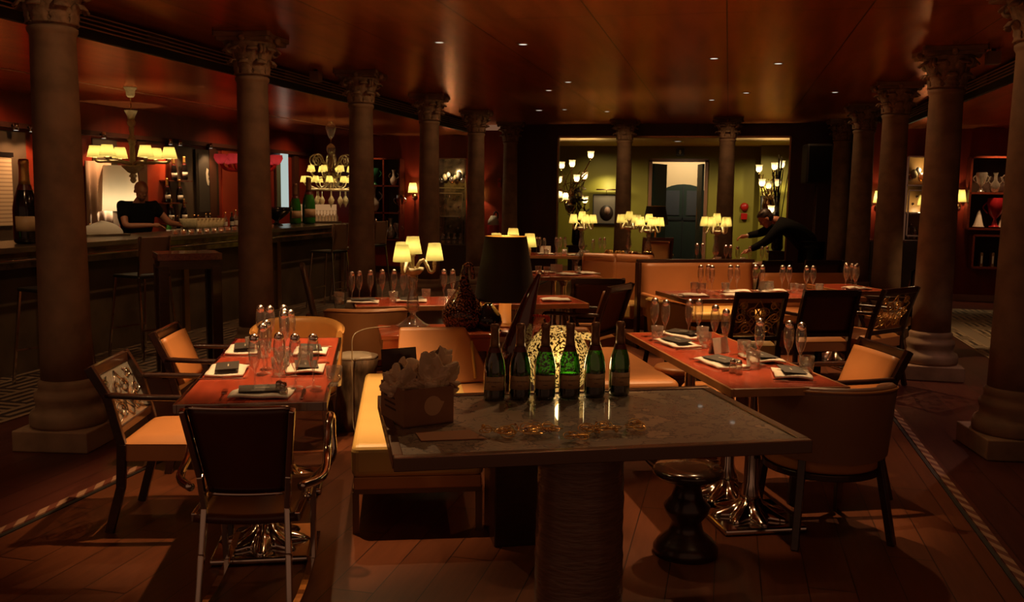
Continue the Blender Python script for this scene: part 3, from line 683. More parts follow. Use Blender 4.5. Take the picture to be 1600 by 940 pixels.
dining_table('dining table with the shell ornaments in front of the middle candelabras', (-1.25, 12.3), (0.75, 0.7), R(14))

# ---- the map table
E1 = V((cos(R(26)), sin(R(26)), 0)); E2 = V((-sin(R(23)), cos(R(23)), 0))
P0 = V((-0.985, 2.62, 0)); W_, L_ = 1.42, 0.90
mt = thing('map_table', 'large table with an antique map under glass in a metal frame, front centre', 'table', tuple(P0+E1*W_/2+E2*L_/2), R(24.5))
MB().box((0, 0, 0.764), (1.36, 0.84, 0.018)).build('map_top', MAP, mt)
fr = MB()
for s in (-1, 1):
    fr.box((0, s*0.435, 0.757), (1.42, 0.035, 0.046)); fr.box((s*0.695, 0, 0.757), (0.035, 0.835, 0.046))
fr.build('metal_frame', mat('dark bronze frame', (0.26, 0.17, 0.12), 0.25, 0.9), mt, bevel=0.003)
MB().box((0, 0, 0.742), (1.36, 0.84, 0.02)).build('underside_board', DWOOD, mt)
WRAP = mat('plastic wrapped drum', (0.22, 0.12, 0.08), 0.22, noise=0.3, nscale=16, bump=0.7, stretch=(1, 1, 6), coat=0.7)
cy = MB()
prof = [(0.172-0.010*k/30+0.0016*sin(k*2.1), 0.731*k/30) for k in range(31)]
cy.lathe(prof, 48, wob=None, sq=lambda a, z: 1+0.006*sin(3*a+z*18)+0.003*sin(7*a-z*31))
cy.build('wrapped_pedestal', WRAP, mt)
mt.children[-1].location = (0.03, 0.03, 0)

# ---- desk behind the sofa
def desk():
    t = thing('console_desk', 'orange red lacquered console desk with one drawer behind the sofa back', 'desk', (-1.88, 5.93, 0), R(24))
    DL = mat('orange red lacquer', (0.45, 0.085, 0.03), 0.25, noise=0.15, nscale=4, coat=0.3)
    w_, d_ = 0.80, 0.50
    top = [(-w_/2, -d_/2), (w_/2-0.10, -d_/2)] + [(w_/2-0.10+0.10*sin(a), -d_/2+0.10-0.10*cos(a)) for a in (R(30), R(60), R(90))] + [(w_/2, d_/2), (-w_/2, d_/2)]
    MB().prism(top, 0.655, 0.68).build('desktop', DL, t, bevel=0.004)
    MB().prism([(x*0.97, y*0.96) for x, y in top], 0.565, 0.655).build('apron', DL, t)
    dr = MB().box((0.16, -d_/2+0.005, 0.61), (0.34, 0.015, 0.075)).build('drawer', DL, t, bevel=0.002)
    MB().ball((0.16, -d_/2-0.015, 0.61), 0.012).build('knob', BRASS, dr)
    MB().box((0.16, 0.02, 0.43), (0.38, 0.40, 0.27)).build('cabinet_box', RWOOD, t, bevel=0.003)
    for sx in (-1, 1):
        for sy in (-1, 1): MB().box((sx*(w_/2-0.07), sy*(d_/2-0.05), 0.2825), (0.075, 0.06, 0.565)).build('leg', DL, t, bevel=0.003)
    return t
desk()

# ---- low side table for the black lamp and the glass vessels
t = thing('lamp_table', 'small round wooden table carrying the black shaded lamp', 'side table', (-1.42, 6.22, 0))
MB().lathe([(0.02, 0.64), (0.24, 0.64), (0.25, 0.65), (0.25, 0.672), (0.24, 0.68)], 32).build('tabletop', RWOOD, t)
MB().lathe([(0.15, 0), (0.15, 0.02), (0.05, 0.05), (0.035, 0.3), (0.05, 0.6), (0.1, 0.64)], 20).build('pedestal', DWOOD, t)
t = thing('display_plinth', 'dark plinth under the glass gourds just behind the map table', 'plinth', (-0.80, 4.17, 0), R(24))
MB().box((0, 0, 0.35), (0.52, 0.30, 0.70)).build('body', DWOOD, t, bevel=0.006)

# ================================================================ SEATING
def frame_chair(label, c, rz, back='leather', group='dark wood framed armchairs', seatm=LEATHER, w=0.54, h=0.86, backm=None, arms=True):
    t = thing('armchair', label, 'chair', (c[0], c[1], 0), rz, group)
    hw = w/2; d = 0.5
    # seat pad: domed cushion with a front apron
    def top(u, v):
        x = (u-0.5)*(w-0.05); y = (v-0.5)*d
        ex = min(1, (0.5-abs(u-0.5))*9)*min(1, (0.5-abs(v-0.5))*9)
        return (x*(1+0.05*(v)), y, 0.425+0.03*math.sqrt(max(ex, 0))+0.012*sin(pi*u)*sin(pi*v))
    s = MB(); s.sheet(top, 14, 14, 0.0)
    s.box((0, 0, 0.385), (w-0.05, d, 0.085)); s.build('seat', seatm, t, bevel=0.004)
    # legs
    for sx in (-1, 1):
        b = MB(); b.bar((sx*(hw-0.03), d/2-0.03, 0.36), (sx*(hw-0.03), d/2-0.005, 0), 0.032, 0.038, up=(0, 1, 0)); b.build('leg', DWOOD, t, bevel=0.004)
        b = MB()
        pts = [V((sx*(hw-0.03), -d/2-0.06, 0)), V((sx*(hw-0.03), -d/2+0.0, 0.22)), V((sx*(hw-0.03), -d/2+0.01, 0.42)), V((sx*(hw-0.03), -d/2-0.045, 0.64)), V((sx*(hw-0.03), -d/2-0.125, h))]
        for p, q in zip(pts, pts[1:]): b.bar(p, q+(q-p).normalized()*0.004, 0.030, 0.040, up=(0, 1, 0))
        b.build('back_post', DWOOD, t, bevel=0.003)
    b = MB(); b.bar((-hw+0.02, -d/2-0.118, h-0.02), (hw-0.02, -d/2-0.118, h-0.02), 0.03, 0.05); b.build('top_rail', DWOOD, t, bevel=0.004)
    b = MB(); b.bar((-hw+0.03, -d/2-0.005, 0.485), (hw-0.03, -d/2-0.005, 0.485), 0.026, 0.035); b.build('lower_rail', DWOOD, t, bevel=0.003)
    def bp(x, s):   # point on the raked back plane, s 0..1 upward
        z = 0.50+(h-0.545)*s; return V((x, -d/2-0.008-0.105*s, z))
    iw = hw-0.045
    if back == 'leather':
        b = MB(); b.sheet(lambda u, v: bp(-iw+2*iw*u, v)+V((0, 0.012+0.012*sin(pi*u)*sin(pi*v), 0)), 10, 10, 0.04)
        b.build('back_panel', backm or DLEATHER, t)
    else:
        if back == 'glass':
            b = MB(); b.sheet(lambda u, v: bp(-iw+2*iw*u, v), 2, 2, 0.004, smooth=False); b.build('glass_panel', GLASST, t)
        g = MB()
        def P(x, s): return bp(x, s)+V((0, 0.008, 0))
        for sg in (-1, 1):
            for (x0, s0, r0, tr, up) in ((0.10, 0.22, 0.055, 1.6, 1), (0.17, 0.5, 0.045, 1.5, -1), (0.05, 0.62, 0.05, 1.4, 1), (0.15, 0.80, 0.035, 1.6, 1)):
                path = []
                for k in range(20):
                    th = k/19*tr*2*pi; rr = r0*(1-0.72*k/19)
                    path.append(P(sg*(x0*iw/0.22+rr*cos(th)), s0+up*rr*sin(th)/0.33))
                g.tube(path, 0.0042 if back == 'glass' else 0.0065, 5)
            g.tube([P(sg*x, s) for x, s in ((0.0, 0.05), (0.05, 0.2), (0.02, 0.4), (0.09, 0.6), (0.03, 0.8), (0.0, 0.95))], 0.0045, 5)
            g.tube([P(sg*x*iw/0.2, s) for x, s in ((0.2, 0.03), (0.12, 0.12), (0.04, 0.35), (0.13, 0.45), (0.19, 0.7), (0.1, 0.92))], 0.004, 5)
        for k in range(5):
            g.tube([P(-iw*0.9+iw*0.36*k, 0.15+0.1*(k % 2)), P(-iw*0.5+iw*0.36*k, 0.45+0.1*(k % 2))], 0.003, 5)
        g.build('scrollwork', CHROME if back == 'glass' else GOLD, t)
    if arms:
        for sx in (-1, 1):
            x = sx*(hw-0.005)
            b = MB()
            ap = [V((x-sx*0.02, -d/2-0.05, 0.655)), V((x, -d/2+0.12, 0.65)), V((x, d/2-0.15, 0.645)), V((x-sx*0.004, d/2-0.06, 0.635)), V((x-sx*0.006, d/2-0.075, 0.57)), V((x-sx*0.01, d/2-0.13, 0.47)), V((x-sx*0.025, d/2-0.12, 0.40))]
            sm = []
            for k in range(len(ap)-1):
                for q in range(4):
                    tt = q/4; p0 = ap[max(k-1, 0)]; p1 = ap[k]; p2 = ap[k+1]; p3 = ap[min(k+2, len(ap)-1)]
                    sm.append(0.5*((2*p1)+(p2-p0)*tt+(2*p0-5*p1+4*p2-p3)*tt*tt+(3*p1-p0-3*p2+p3)*tt**3))
            sm.append(ap[-1])
            b.tube(sm, 0.0185, 8, flat=0.8); b.build('armrest', DWOOD, t)
    return t
frame_chair('dark wood armchair with scrolled glass back and tan seat, front left', (-2.53, 3.95), R(-73), 'glass', w=0.52, h=0.78)
frame_chair('dark wood armchair with tan leather back behind the scroll backed one', (-2.80, 4.82), R(-73), 'leather', backm=LEATHER, w=0.5, h=0.80)
frame_chair('tan leather backed armchair at the right side of the long dining table', (0.52, 5.22), R(112), 'leather', backm=LEATHER, w=0.52, h=0.80)
frame_chair('dark armchair with see through scrolled back before the banquette table', (0.14, 7.72), R(22), 'brass', seatm=LEATHER_LIT, w=0.46, h=0.86, arms=False)
frame_chair('dark leather backed armchair right of the see through scroll backed one', (0.70, 8.12), R(22), 'leather', w=0.52, h=0.86)
frame_chair('tan seated armchair with scrolled back near the right colonnade', (1.14, 8.42), R(50), 'brass', w=0.56, h=0.86)
frame_chair('dark leather backed armchair seen from behind, right of the black lamp', (-1.17, 8.35), R(14), 'leather', w=0.50, h=0.87)
frame_chair('armchair turned sideways with tan back panel, right end of the lamp row table', (-1.17, 7.50), R(72), 'leather', backm=mat('rust leather', (0.22, 0.09, 0.045), 0.45), w=0.50, h=0.88)
frame_chair('dark armchair with a black jacket over its back beside the right colonnade', (1.52, 9.75), R(70), 'leather', w=0.5, h=0.95)
frame_chair('dark armchair with tilted back right of the waiter\'s table, beside the waiter', (0.38, 11.5), R(35), 'leather', w=0.46, h=0.86, backm=mat('oxblood leather', (0.16, 0.05, 0.03), 0.4))
frame_chair('dark armchair behind the waiter\'s table, right one of two', (1.02, 11.85), R(18), 'leather', w=0.5, h=0.86)
frame_chair('dark wood armchair facing the lobby beside the small black lamp', (-1.05, 13.2), R(20), 'leather', w=0.46, h=1.02, backm=LEATHER)

# jacket over the chair back
def jac(u, v):
    x = (u-0.5)*0.46; 
    if v < 0.5: return (x, 0.035, 0.48+0.5*v*2*0.97+0.0)
    return (x, -0.045-0.02*sin(u*9), 0.965-(v-0.5)*2*0.42-0.02*sin(u*7))
j = MB(); j.sheet(jac, 14, 16, 0.012)
jo = j.build('black_jacket', CLOTHB); tag(jo, 'black jacket hung over the back of the armchair by the right colonnade', 'jacket')
jx, jy = rot(0, -0.345, R(70)); jo.location = (1.52+jx, 9.75+jy, 0.0); jo.rotation_euler = (0, 0, R(70))

def tub_chair(label, c, rz, m=LEATHER, h=0.76, r=0.29, span=205, drop=0.10, outer=None, group='leather tub chairs', legm=DWOOD):
    t = thing('tub_chair', label, 'chair', (c[0], c[1], 0), rz, group)
    s = MB()
    def pt(a, rr, z): return V((rr*sin(a), -rr*cos(a), z))
    n = 36; sp = R(span)/2
    def shell(u, v):      # wraps outside bottom -> top -> inside bottom
        a = -sp+2*sp*u; k = abs(a)/sp
        zt = h-drop*k**3; zb = 0.40+0.02*k
        flare = 0.028*((v if v < 0.5 else 1-v)*2)
        th = 0.055*(1-0.25*k)
        if v < 0.44: q = v/0.44; return pt(a, r+flare*1.0, zb+(zt-0.02-zb)*q)
        if v > 0.56: q = (v-0.56)/0.44; return pt(a, r-th+flare, zt-0.02-(zt-0.02-zb)*q)
        q = (v-0.44)/0.12; ang = pi*q
        return pt(a, r+flare-th/2+th/2*cos(ang), zt-0.02+0.022*sin(ang))
    s.sheet(shell, n, 24)
    for sgn in (-1, 1):   # close the two front ends
        a = sgn*sp; u = 0 if sgn < 0 else 1
        ring = [shell(u, k/24) for k in range(25)]; s.add(ring, [tuple(range(25))])
    s.build('backrest', outer or m, t)
    pp = MB(); pp.tube([shell(k/36, 0.44)+V((0, 0, 0.004)) for k in range(37)], 0.006, 6); pp.build('piping', m, t)
    q = MB()
    def outl(rr):
        pts = []
        for k in range(33):
            a = -R(115)+R(230)*k/32; pts.append((rr*sin(a), -rr*cos(a)))
        pts += [(rr*0.80, rr*0.72), (rr*0.6, rr*0.86), (0.3*rr, rr*0.93), (0, rr*0.95), (-0.3*rr, rr*0.93), (-rr*0.6, rr*0.86), (-rr*0.80, rr*0.72)]
        return pts
    q.prism(outl(r-0.03), 0.345, 0.44, smooth=True); q.build('seat', m, t, bevel=0.018, seg=4)
    b = MB(); b.prism(outl(r-0.025), 0.315, 0.345); b.build('seat_rim', DWOOD, t, bevel=0.004)
    for sx in (-1, 1):
        MB().bar((sx*r*0.62, -r*0.62, 0.42), (sx*r*0.80, -r*0.86, 0), 0.034, 0.034).build('leg', legm, t, bevel=0.004)
        MB().bar((sx*r*0.66, r*0.60, 0.32), (sx*r*0.74, r*0.72, 0), 0.034, 0.034).build('leg', legm, t, bevel=0.004)
    return t
OUTB = mat('brown leather shell', (0.20, 0.085, 0.045), 0.45, noise=0.12, nscale=5)
tub_chair('rounded leather tub chair at the near end of the long right table', (0.48, 4.58), R(22), LEATHER, 0.755, 0.30, 190, 0.05, outer=OUTB)
tub_chair('ochre leather tub chair at the far end of the front left table', (-2.58, 5.24), R(200), mat('amber leather', (0.55, 0.27, 0.075), 0.4), 0.79, 0.26, 200, 0.05)
tub_chair('brown leather tub chair with its back to us before the lamp row table', (-2.58, 6.36), R(24), mat('saddle leather', (0.36, 0.15, 0.055), 0.42), 0.77, 0.28, 190, 0.04)
tub_chair('small leather tub chair between banquette table and long right table', (-0.42, 8.25), R(-55), LEATHER_LIT, 0.70, 0.24, 180, 0.05)
tub_chair('small leather tub chair below the right end of the napkin table', (-1.28, 9.15), R(60), LEATHER_LIT, 0.62, 0.24, 180, 0.05)

# ---- chrome framed rocking armchair in the foreground
def rocker():
    t = thing('rocking_chair', 'polished metal rocking armchair with brown leather back in the foreground', 'rocking chair', (-1.80, 3.22, 0), R(22))
    LE = mat('glossy brown leather', (0.10, 0.032, 0.018), 0.28, noise=0.2, nscale=7)
    def back(u, v):
        hw = 0.140+0.043*v; x = (u-0.5)*2*hw
        return V((x, -0.17-0.115*v-0.02*(1-((u-0.5)*2)**2), 0.475-0.0+0.345*v))
    b = MB(); b.sheet(back, 12, 12, 0.022); b.build('backrest', LE, t)
    b = MB()
    b.tube([back(k/12, 1.0)+V((0, -0.004, 0.004)) for k in range(13)], 0.009, 8); b.build('top_rim', CHROME, t)
    b = MB(); b.tube([back(k/12, 0.0)+V((0, -0.004, -0.004)) for k in range(13)], 0.008, 8); b.build('lower_rim', CHROME, t)
    s = MB(); s.sheet(lambda u, v: (0.19*(u-0.5)*2, -0.20+0.44*v, 0.40+0.02*v-0.018*sin(pi*v)-0.012*sin(pi*u)), 10, 12, 0.03); s.build('seat', LE, t)
    for sx in (-1, 1):
        x = sx*0.19
        f = MB()
        # back post running from the rocker up to the top of the back
        pts = [V((x*0.88, -0.26, 0.06)), V((x*0.84, -0.22, 0.25)), V((x*0.80, -0.19, 0.42)), V((x*0.85, -0.21, 0.55)), V((x*1.02, -0.30, 0.82))]
        for p, q in zip(pts, pts[1:]): f.bar(p, q, 0.022, 0.032, up=(0, 1, 0))
        f.build('back_post', CHROME, t, bevel=0.005)
        f = MB(); f.bar((x, 0.21, 0.41), (x*0.96, 0.25, 0.045), 0.024, 0.024, up=(0, 1, 0)); f.build('front_leg', CHROME, t, bevel=0.005)
        f = MB(); f.bar((x, -0.2, 0.385), (x, 0.23, 0.40), 0.022, 0.035); f.build('seat_rail', CHROME, t, bevel=0.004)
        a = MB()
        pa = [(-0.19, 0.50), (-0.08, 0.505), (0.05, 0.56), (0.12, 0.67), (0.17, 0.685), (0.205, 0.66), (0.21, 0.60), (0.19, 0.50), (0.10, 0.425), (-0.02, 0.40)]
        P = [V((x*1.42 if 0 < i < 8 else x*1.06, yy, zz)) for i, (yy, zz) in enumerate(pa)]; sm = []
        for k in range(len(P)-1):
            for q in range(5):
                tt = q/5; p0 = P[max(k-1, 0)]; p1 = P[k]; p2 = P[k+1]; p3 = P[min(k+2, len(P)-1)]
                sm.append(0.5*((2*p1)+(p2-p0)*tt+(2*p0-5*p1+4*p2-p3)*tt*tt+(3*p1-p0-3*p2+p3)*tt**3))
        a.tube(sm+[P[-1]], 0.0165, 10); a.build('armrest', CHROME, t)
        r_ = MB()
        rad = 1.25
        pr = [V((x*0.92, rad*sin(th), 0.012+rad-rad*cos(th))) for th in [R(-20+2.1*k) for k in range(20)]]
        for p, q in zip(pr, pr[1:]): r_.bar(p, q, 0.026, 0.022)
        r_.build('rocker', CHROME, t)
    MB().bar((-0.19, 0.23, 0.30), (0.19, 0.23, 0.30), 0.016).build('stretcher', CHROME, t)
    t.rotation_euler = (0, 0, R(17)); t.location = (-1.77, 3.22, 0)
    return t
rocker()

# ---- banquette behind the table on the right
def banquette():
    t = thing('banquette', 'tan leather banquette with dark wood top rail behind the long glass laid table', 'banquette', (-0.26, 9.88, 0), R(24.5))
    LB = mat('tan banquette leather', (0.46, 0.18, 0.065), 0.42, noise=0.1, nscale=3)
    w_ = 1.26
    b = MB(); b.sheet(lambda u, v: (-w_/2+w_*u, 0.02+0.07*v-0.035*math.sqrt(max(0, min(1, (0.5-abs(u-0.5))*14))), 0.44+0.46*v), 16, 10, 0.08); b.build('backrest', LB, t)
    b = MB(); b.box((0, 0.13, 0.915), (w_+0.06, 0.07, 0.035)); b.build('top_rail', DWOOD, t, bevel=0.01)
    b = MB(); b.box((-w_/2-0.02, 0.1, 0.45), (0.04, 0.10, 0.90)); b.build('end_post', DWOOD, t, bevel=0.008)
    b = MB(); b.box((0, -0.26, 0.40), (w_, 0.56, 0.10)); b.build('seat', LEATHER_LIT, t, bevel=0.03, seg=4)
    b = MB(); b.box((0, -0.24, 0.18), (w_-0.04, 0.46, 0.34)); b.build('plinth', DWOOD, t)
    b = MB(); b.box((-w_/2+0.0, -0.25, 0.52), (0.06, 0.50, 0.16)); b.build('armrest', LB, t, bevel=0.02)
    t2 = thing('low_banquette', 'lower tan leather banquette right of the railed one, before the waiter', 'banquette', (0.86, 10.25, 0), R(22))
    b = MB(); b.sheet(lambda u, v: (-0.5+1.0*u, 0.02+0.05*v, 0.42+0.38*v), 12, 8, 0.08); b.build('backrest', LB, t2)
    b = MB(); b.box((0, -0.22, 0.385), (1.0, 0.5, 0.11)); b.build('seat', LB, t2, bevel=0.025, seg=3)
    b = MB(); b.box((0, -0.2, 0.165), (0.96, 0.42, 0.33)); b.build('plinth', DWOOD, t2)
banquette()
# two facets of the curved booth further back
def booth(label, c, rz, w_, h=0.90):
    t = thing('booth_seat', label, 'booth seat', (c[0], c[1], 0), rz, 'curved booth seats')
    LB = D.materials['tan banquette leather']
    b = MB(); b.sheet(lambda u, v: (-w_/2+w_*u, 0.03*sin(pi*u), 0.10+(h-0.10)*v), 12, 8, 0.10); b.build('backrest', LB, t, bevel=0.0)
    b = MB(); b.tube([(-w_/2+w_*k/12, 0.03*sin(pi*k/12)+0.04, h-0.01) for k in range(13)], 0.055, 10); b.build('top_roll', LB, t)
    b = MB(); b.box((0, -0.24, 0.36), (w_*0.9, 0.46, 0.16)); b.build('seat', LEATHER_LIT, t, bevel=0.03, seg=3)
booth('tan curved booth segment left of the tall banquette, left facet', (-1.40, 10.35), R(-4), 0.38)
booth('tan curved booth segment left of the tall banquette, right facet', (-1.02, 10.32), R(-12), 0.42)

# ---- sofas in the middle
def sofa_left():
    t = thing('corner_sofa', 'tan leather bench sofa with strongly lit seat and wedge shaped back left of the map table', 'sofa', (-1.66, 3.90, 0), R(20))
    def rseat(u, v):
        pass
    b = MB(); b.box((0.31, 0.88, 0.35), (0.62, 1.76, 0.16)); b.build('seat', LEATHER_LIT, t, bevel=0.035, seg=4)
    b = MB(); b.box((0.31, 0.88, 0.245), (0.60, 1.74, 0.06)); b.build('seat_base', LEATHER, t, bevel=0.006)
    FR = BRASS
    b = MB()
    for y in (0.03, 1.73):
        b.box((0.31, y, 0.205), (0.60, 0.03, 0.025))
    for x in (0.02, 0.60): b.box((x, 0.88, 0.205), (0.03, 1.70, 0.025))
    b.build('frame', mat('dull bronze frame', (0.18, 0.11, 0.06), 0.35, 0.8), t)
    for x in (0.02, 0.60):
        for y in (0.03, 1.73): MB().box((x, y, 0.10), (0.03, 0.03, 0.20)).build('leg', D.materials['dull bronze frame'], t)
    # wedge back with a sloping hip end, leaning on the far part of the seat
    def loc(x, y, z):
        dx, dy = x+1.66, y-3.90; a = R(-20); return V((dx*cos(a)-dy*sin(a), dx*sin(a)+dy*cos(a), z))
    pts = [loc(-1.93, 5.22, 0.43), loc(-1.66, 5.34, 0.43), loc(-1.39, 5.52, 0.43), loc(-2.00, 5.50, 0.43), loc(-1.965, 5.39, 0.76), loc(-1.59, 5.54, 0.76), loc(-1.99, 5.46, 0.755), loc(-1.60, 5.60, 0.755)]
    b = MB(); b.add(pts, [(0, 1, 5, 4), (1, 2, 5), (2, 7, 5), (3, 6, 7, 2), (0, 4, 6, 3), (4, 5, 7, 6), (0, 3, 2, 1)])
    bk = b.build('wedge_backrest', LEATHER, t, bevel=0.014, seg=3)
    q0, q1 = pts[5].lerp(pts[2], 0.25), pts[5].lerp(pts[2].lerp(pts[1], 0.35), 0.92)
    b = MB(); b.tube([q0+V((0, -0.004, 0.0)), q1+V((0, -0.006, 0))], 0.010, 8); b.build('piping', LEATHER_LIT, bk)  # seam piping, its bright highlight put into the paler colour
    c_ = loc(-1.50, 5.33, 0.35); b = MB(); b.box(tuple(c_), (0.46, 0.42, 0.15)); b.build('corner_seat', LEATHER, t, bevel=0.03, seg=3)
sofa_left()
def sofa_right():
    t = thing('day_bench', 'tan leather day bench with upright back between map table and long table', 'bench', (-0.84, 6.42, 0), R(22))
    b = MB(); b.box((0, 0, 0.35), (0.72, 1.35, 0.15)); b.build('seat', LEATHER, t, bevel=0.05, seg=5)
    b = MB(); b.box((0, 0, 0.15), (0.64, 1.25, 0.26)); b.build('base', DLEATHER, t, bevel=0.01)
    t = thing('upright_sofa', 'upright tan leather sofa back behind the champagne bottles', 'sofa', (-0.99, 5.74, 0), R(8))
    b = MB(); b.box((0, 0.04, 0.585), (0.32, 0.12, 0.34)); b.build('backrest', LEATHER, t, bevel=0.025, seg=3)
    b = MB(); b.box((0.02, -0.1, 0.35), (0.36, 0.34, 0.14)); b.build('seat', LEATHER, t, bevel=0.03, seg=3)
    b = MB(); b.box((0.02, -0.08, 0.15), (0.32, 0.28, 0.27)); b.build('base', DLEATHER, t)
sofa_right()

# ---- stools
def turned_stool(label, c, m, top_m, r=0.16, h=0.46, group='turned wooden stools'):
    t = thing('stool', label, 'stool', (c[0], c[1], 0), 0, group)
    MB().lathe([(0.03, h-0.06), (r*0.85, h-0.05), (r, h-0.03), (r, h-0.015), (r*0.94, h-0.004), (r*0.5, h-0.001), (1e-5, h)], 36).build('seat', top_m, t)
    MB().lathe([(r*0.92, 0), (r*0.92, 0.03), (r*0.8, 0.06), (r*0.5, 0.10), (r*0.42, 0.15), (r*0.62, 0.19), (r*0.66, 0.22), (r*0.45, 0.26), (r*0.38, 0.31), (r*0.5, 0.36), (r*0.72, h-0.055)], 32).build('turned_base', m, t)
    return t
turned_stool('dark polished turned stool under the map table', (-0.13, 4.10), DWOOD, mat('black polished wood', (0.04, 0.02, 0.013), 0.15, coat=0.6), 0.158, 0.40)
turned_stool('orange wooden turned stool at the left side of the long right table', (-0.29, 6.32), RWOOD, LEATHER, 0.165, 0.45)
turned_stool('low tan stool half hidden under the long right table', (-0.10, 5.95), RWOOD, LEATHER, 0.15, 0.40)
def stump(label, c, rz, h=0.5, r=0.135):
    t = thing('stump_stool', label, 'stool', (c[0], c[1], 0), rz)
    def w_(a, z): return 1+0.06*sin(3*a+z*3)+0.035*sin(7*a-z*5)+0.10*abs(z/h-0.5)
    MB().lathe([(r*1.08, 0), (r*0.98, h*0.2), (r*0.92, h*0.5), (r*0.98, h*0.8), (r*1.05, h-0.02)], 40, sq=w_).build('trunk', STUMP, t)
    MB().lathe([(r*1.05, h-0.02), (r*1.04, h-0.004), (r*0.98, h), (1e-5, h)], 40, sq=lambda a, z: w_(a, h-0.02)).build('polished_top', STUMPT, t)
stump('petrified tree stump stool with pale top beside the tub chair', (-2.43, 5.80), 0)

# ---- bar stools and bar table
def bar_stool(label, c, rz, h=0.78, group='slim metal bar stools', full=True):
    t = thing('bar_stool', label, 'bar stool', (c[0], c[1], 0), rz, group)
    MB().box((0, 0, h), (0.36, 0.36, 0.03)).build('seat', BLACK, t, bevel=0.008)
    MB().box((0, -0.17, h+0.20), (0.34, 0.02, 0.34)).build('backrest', mat('stool back', (0.16, 0.08, 0.05), 0.4) if 'stool back' not in D.materials else D.materials['stool back'], t, bevel=0.006)
    for sx in (-1, 1):
        b = MB(); b.bar((sx*0.165, 0.16, h), (sx*0.21, 0.23, 0), 0.022, 0.022, up=(0, 1, 0)); b.build('leg', CHROME, t, bevel=0.004)
        b = MB(); b.bar((sx*0.17, -0.20, h+0.38), (sx*0.172, -0.165, h), 0.020, 0.022, up=(0, 1, 0)); b.bar((sx*0.172, -0.165, h), (sx*0.21, -0.24, 0), 0.022, 0.022, up=(0, 1, 0)); b.build('back_leg', CHROME, t, bevel=0.004)
    for yy in (-0.2, 0.2): MB().bar((-0.19, yy, 0.28), (0.19, yy, 0.28), 0.016).build('footrest', CHROME, t)
    return t
bar_stool('metal bar stool at the far left edge of the bar', (-5.35, 6.45), R(75))
bar_stool('metal bar stool between the first column and the wooden bar table', (-5.42, 7.75), R(75))
bar_stool('metal bar stool left of the third column, first at the bar end', (-5.30, 11.75), R(80))
bar_stool('metal bar stool left of the third column, second at the bar end', (-5.32, 12.55), R(84))
bar_stool('metal bar stool left of the third column, third at the bar end', (-5.34, 13.35), R(80))
bar_stool('bar stool by the right wing, seen beside the thick near column', (3.05, 10.6), R(-100))
t = thing('bar_table', 'tall dark wood bar table standing before the bar', 'bar table', (-4.55, 7.15, 0), R(40))
MB().box((0, 0, 1.03), (0.52, 0.42, 0.06)).build('tabletop', RWOOD, t, bevel=0.004)
MB().box((0, 0, 0.965), (0.49, 0.39, 0.08)).build('apron', DWOOD, t)
for sx in (-1, 1):
    for sy in (-1, 1): MB().box((sx*0.215, sy*0.165, 0.475), (0.08, 0.08, 0.95)).build('leg', DWOOD, t, bevel=0.004)
# twisted chrome frame chair seen beside the second column
t = thing('metal_chair', 'dull metal framed chair beside the second left column', 'chair', (-3.60, 7.90, 0), R(-60))
for s in (-1, 1):
    MB().tube([(s*0.10, -0.14, 0.0), (s*0.12, -0.10, 0.42), (s*0.10, -0.16, 0.7), (s*0.07, -0.20, 0.88), (0, -0.21, 0.93)], 0.026, 8).build('back_post', mat('dull bronze %d' % s, (0.20, 0.13, 0.09), 0.35, 0.5), t)
    MB().tube([(s*0.17, 0.20, 0), (s*0.15, 0.17, 0.42)], 0.02, 8).build('leg', BRASS, t)
MB().box((0, 0.02, 0.43), (0.36, 0.38, 0.05)).build('seat', DLEATHER, t, bevel=0.015)
# twisted ornaments on the back of the small chair by the banquette
# ================================================================ LAMPS
def shade(parent, c, rt, rb, h, m=SHADE, W=0.35, n=40, name='lamp_shade', pl=0.02, br=0.012, glow=True):
    b = MB(); b.lathe([(rb, 0), (rb*0.985, 0.004), (rt*1.01, h-0.004), (rt, h)], n*2, cap=False, sq=lambda a, z: 1+pl*cos(n*a))
    o = b.build(name, m, parent, loc=c)
    if glow: bulb(parent, (c[0], c[1], c[2]+h*0.45), W, br)
    return o
def spath(P, q=5):
    P = [V(p) for p in P]; sm = []
    for k in range(len(P)-1):
        for j in range(q):
            t = j/q; a = P[max(k-1, 0)]; b = P[k]; c = P[k+1]; d = P[min(k+2, len(P)-1)]
            sm.append(0.5*((2*b)+(c-a)*t+(2*a-5*b+4*c-d)*t*t+(3*b-a-3*c+d)*t**3))
    return sm+[P[-1]]
CW = 0.30      # watts of each candelabra bulb
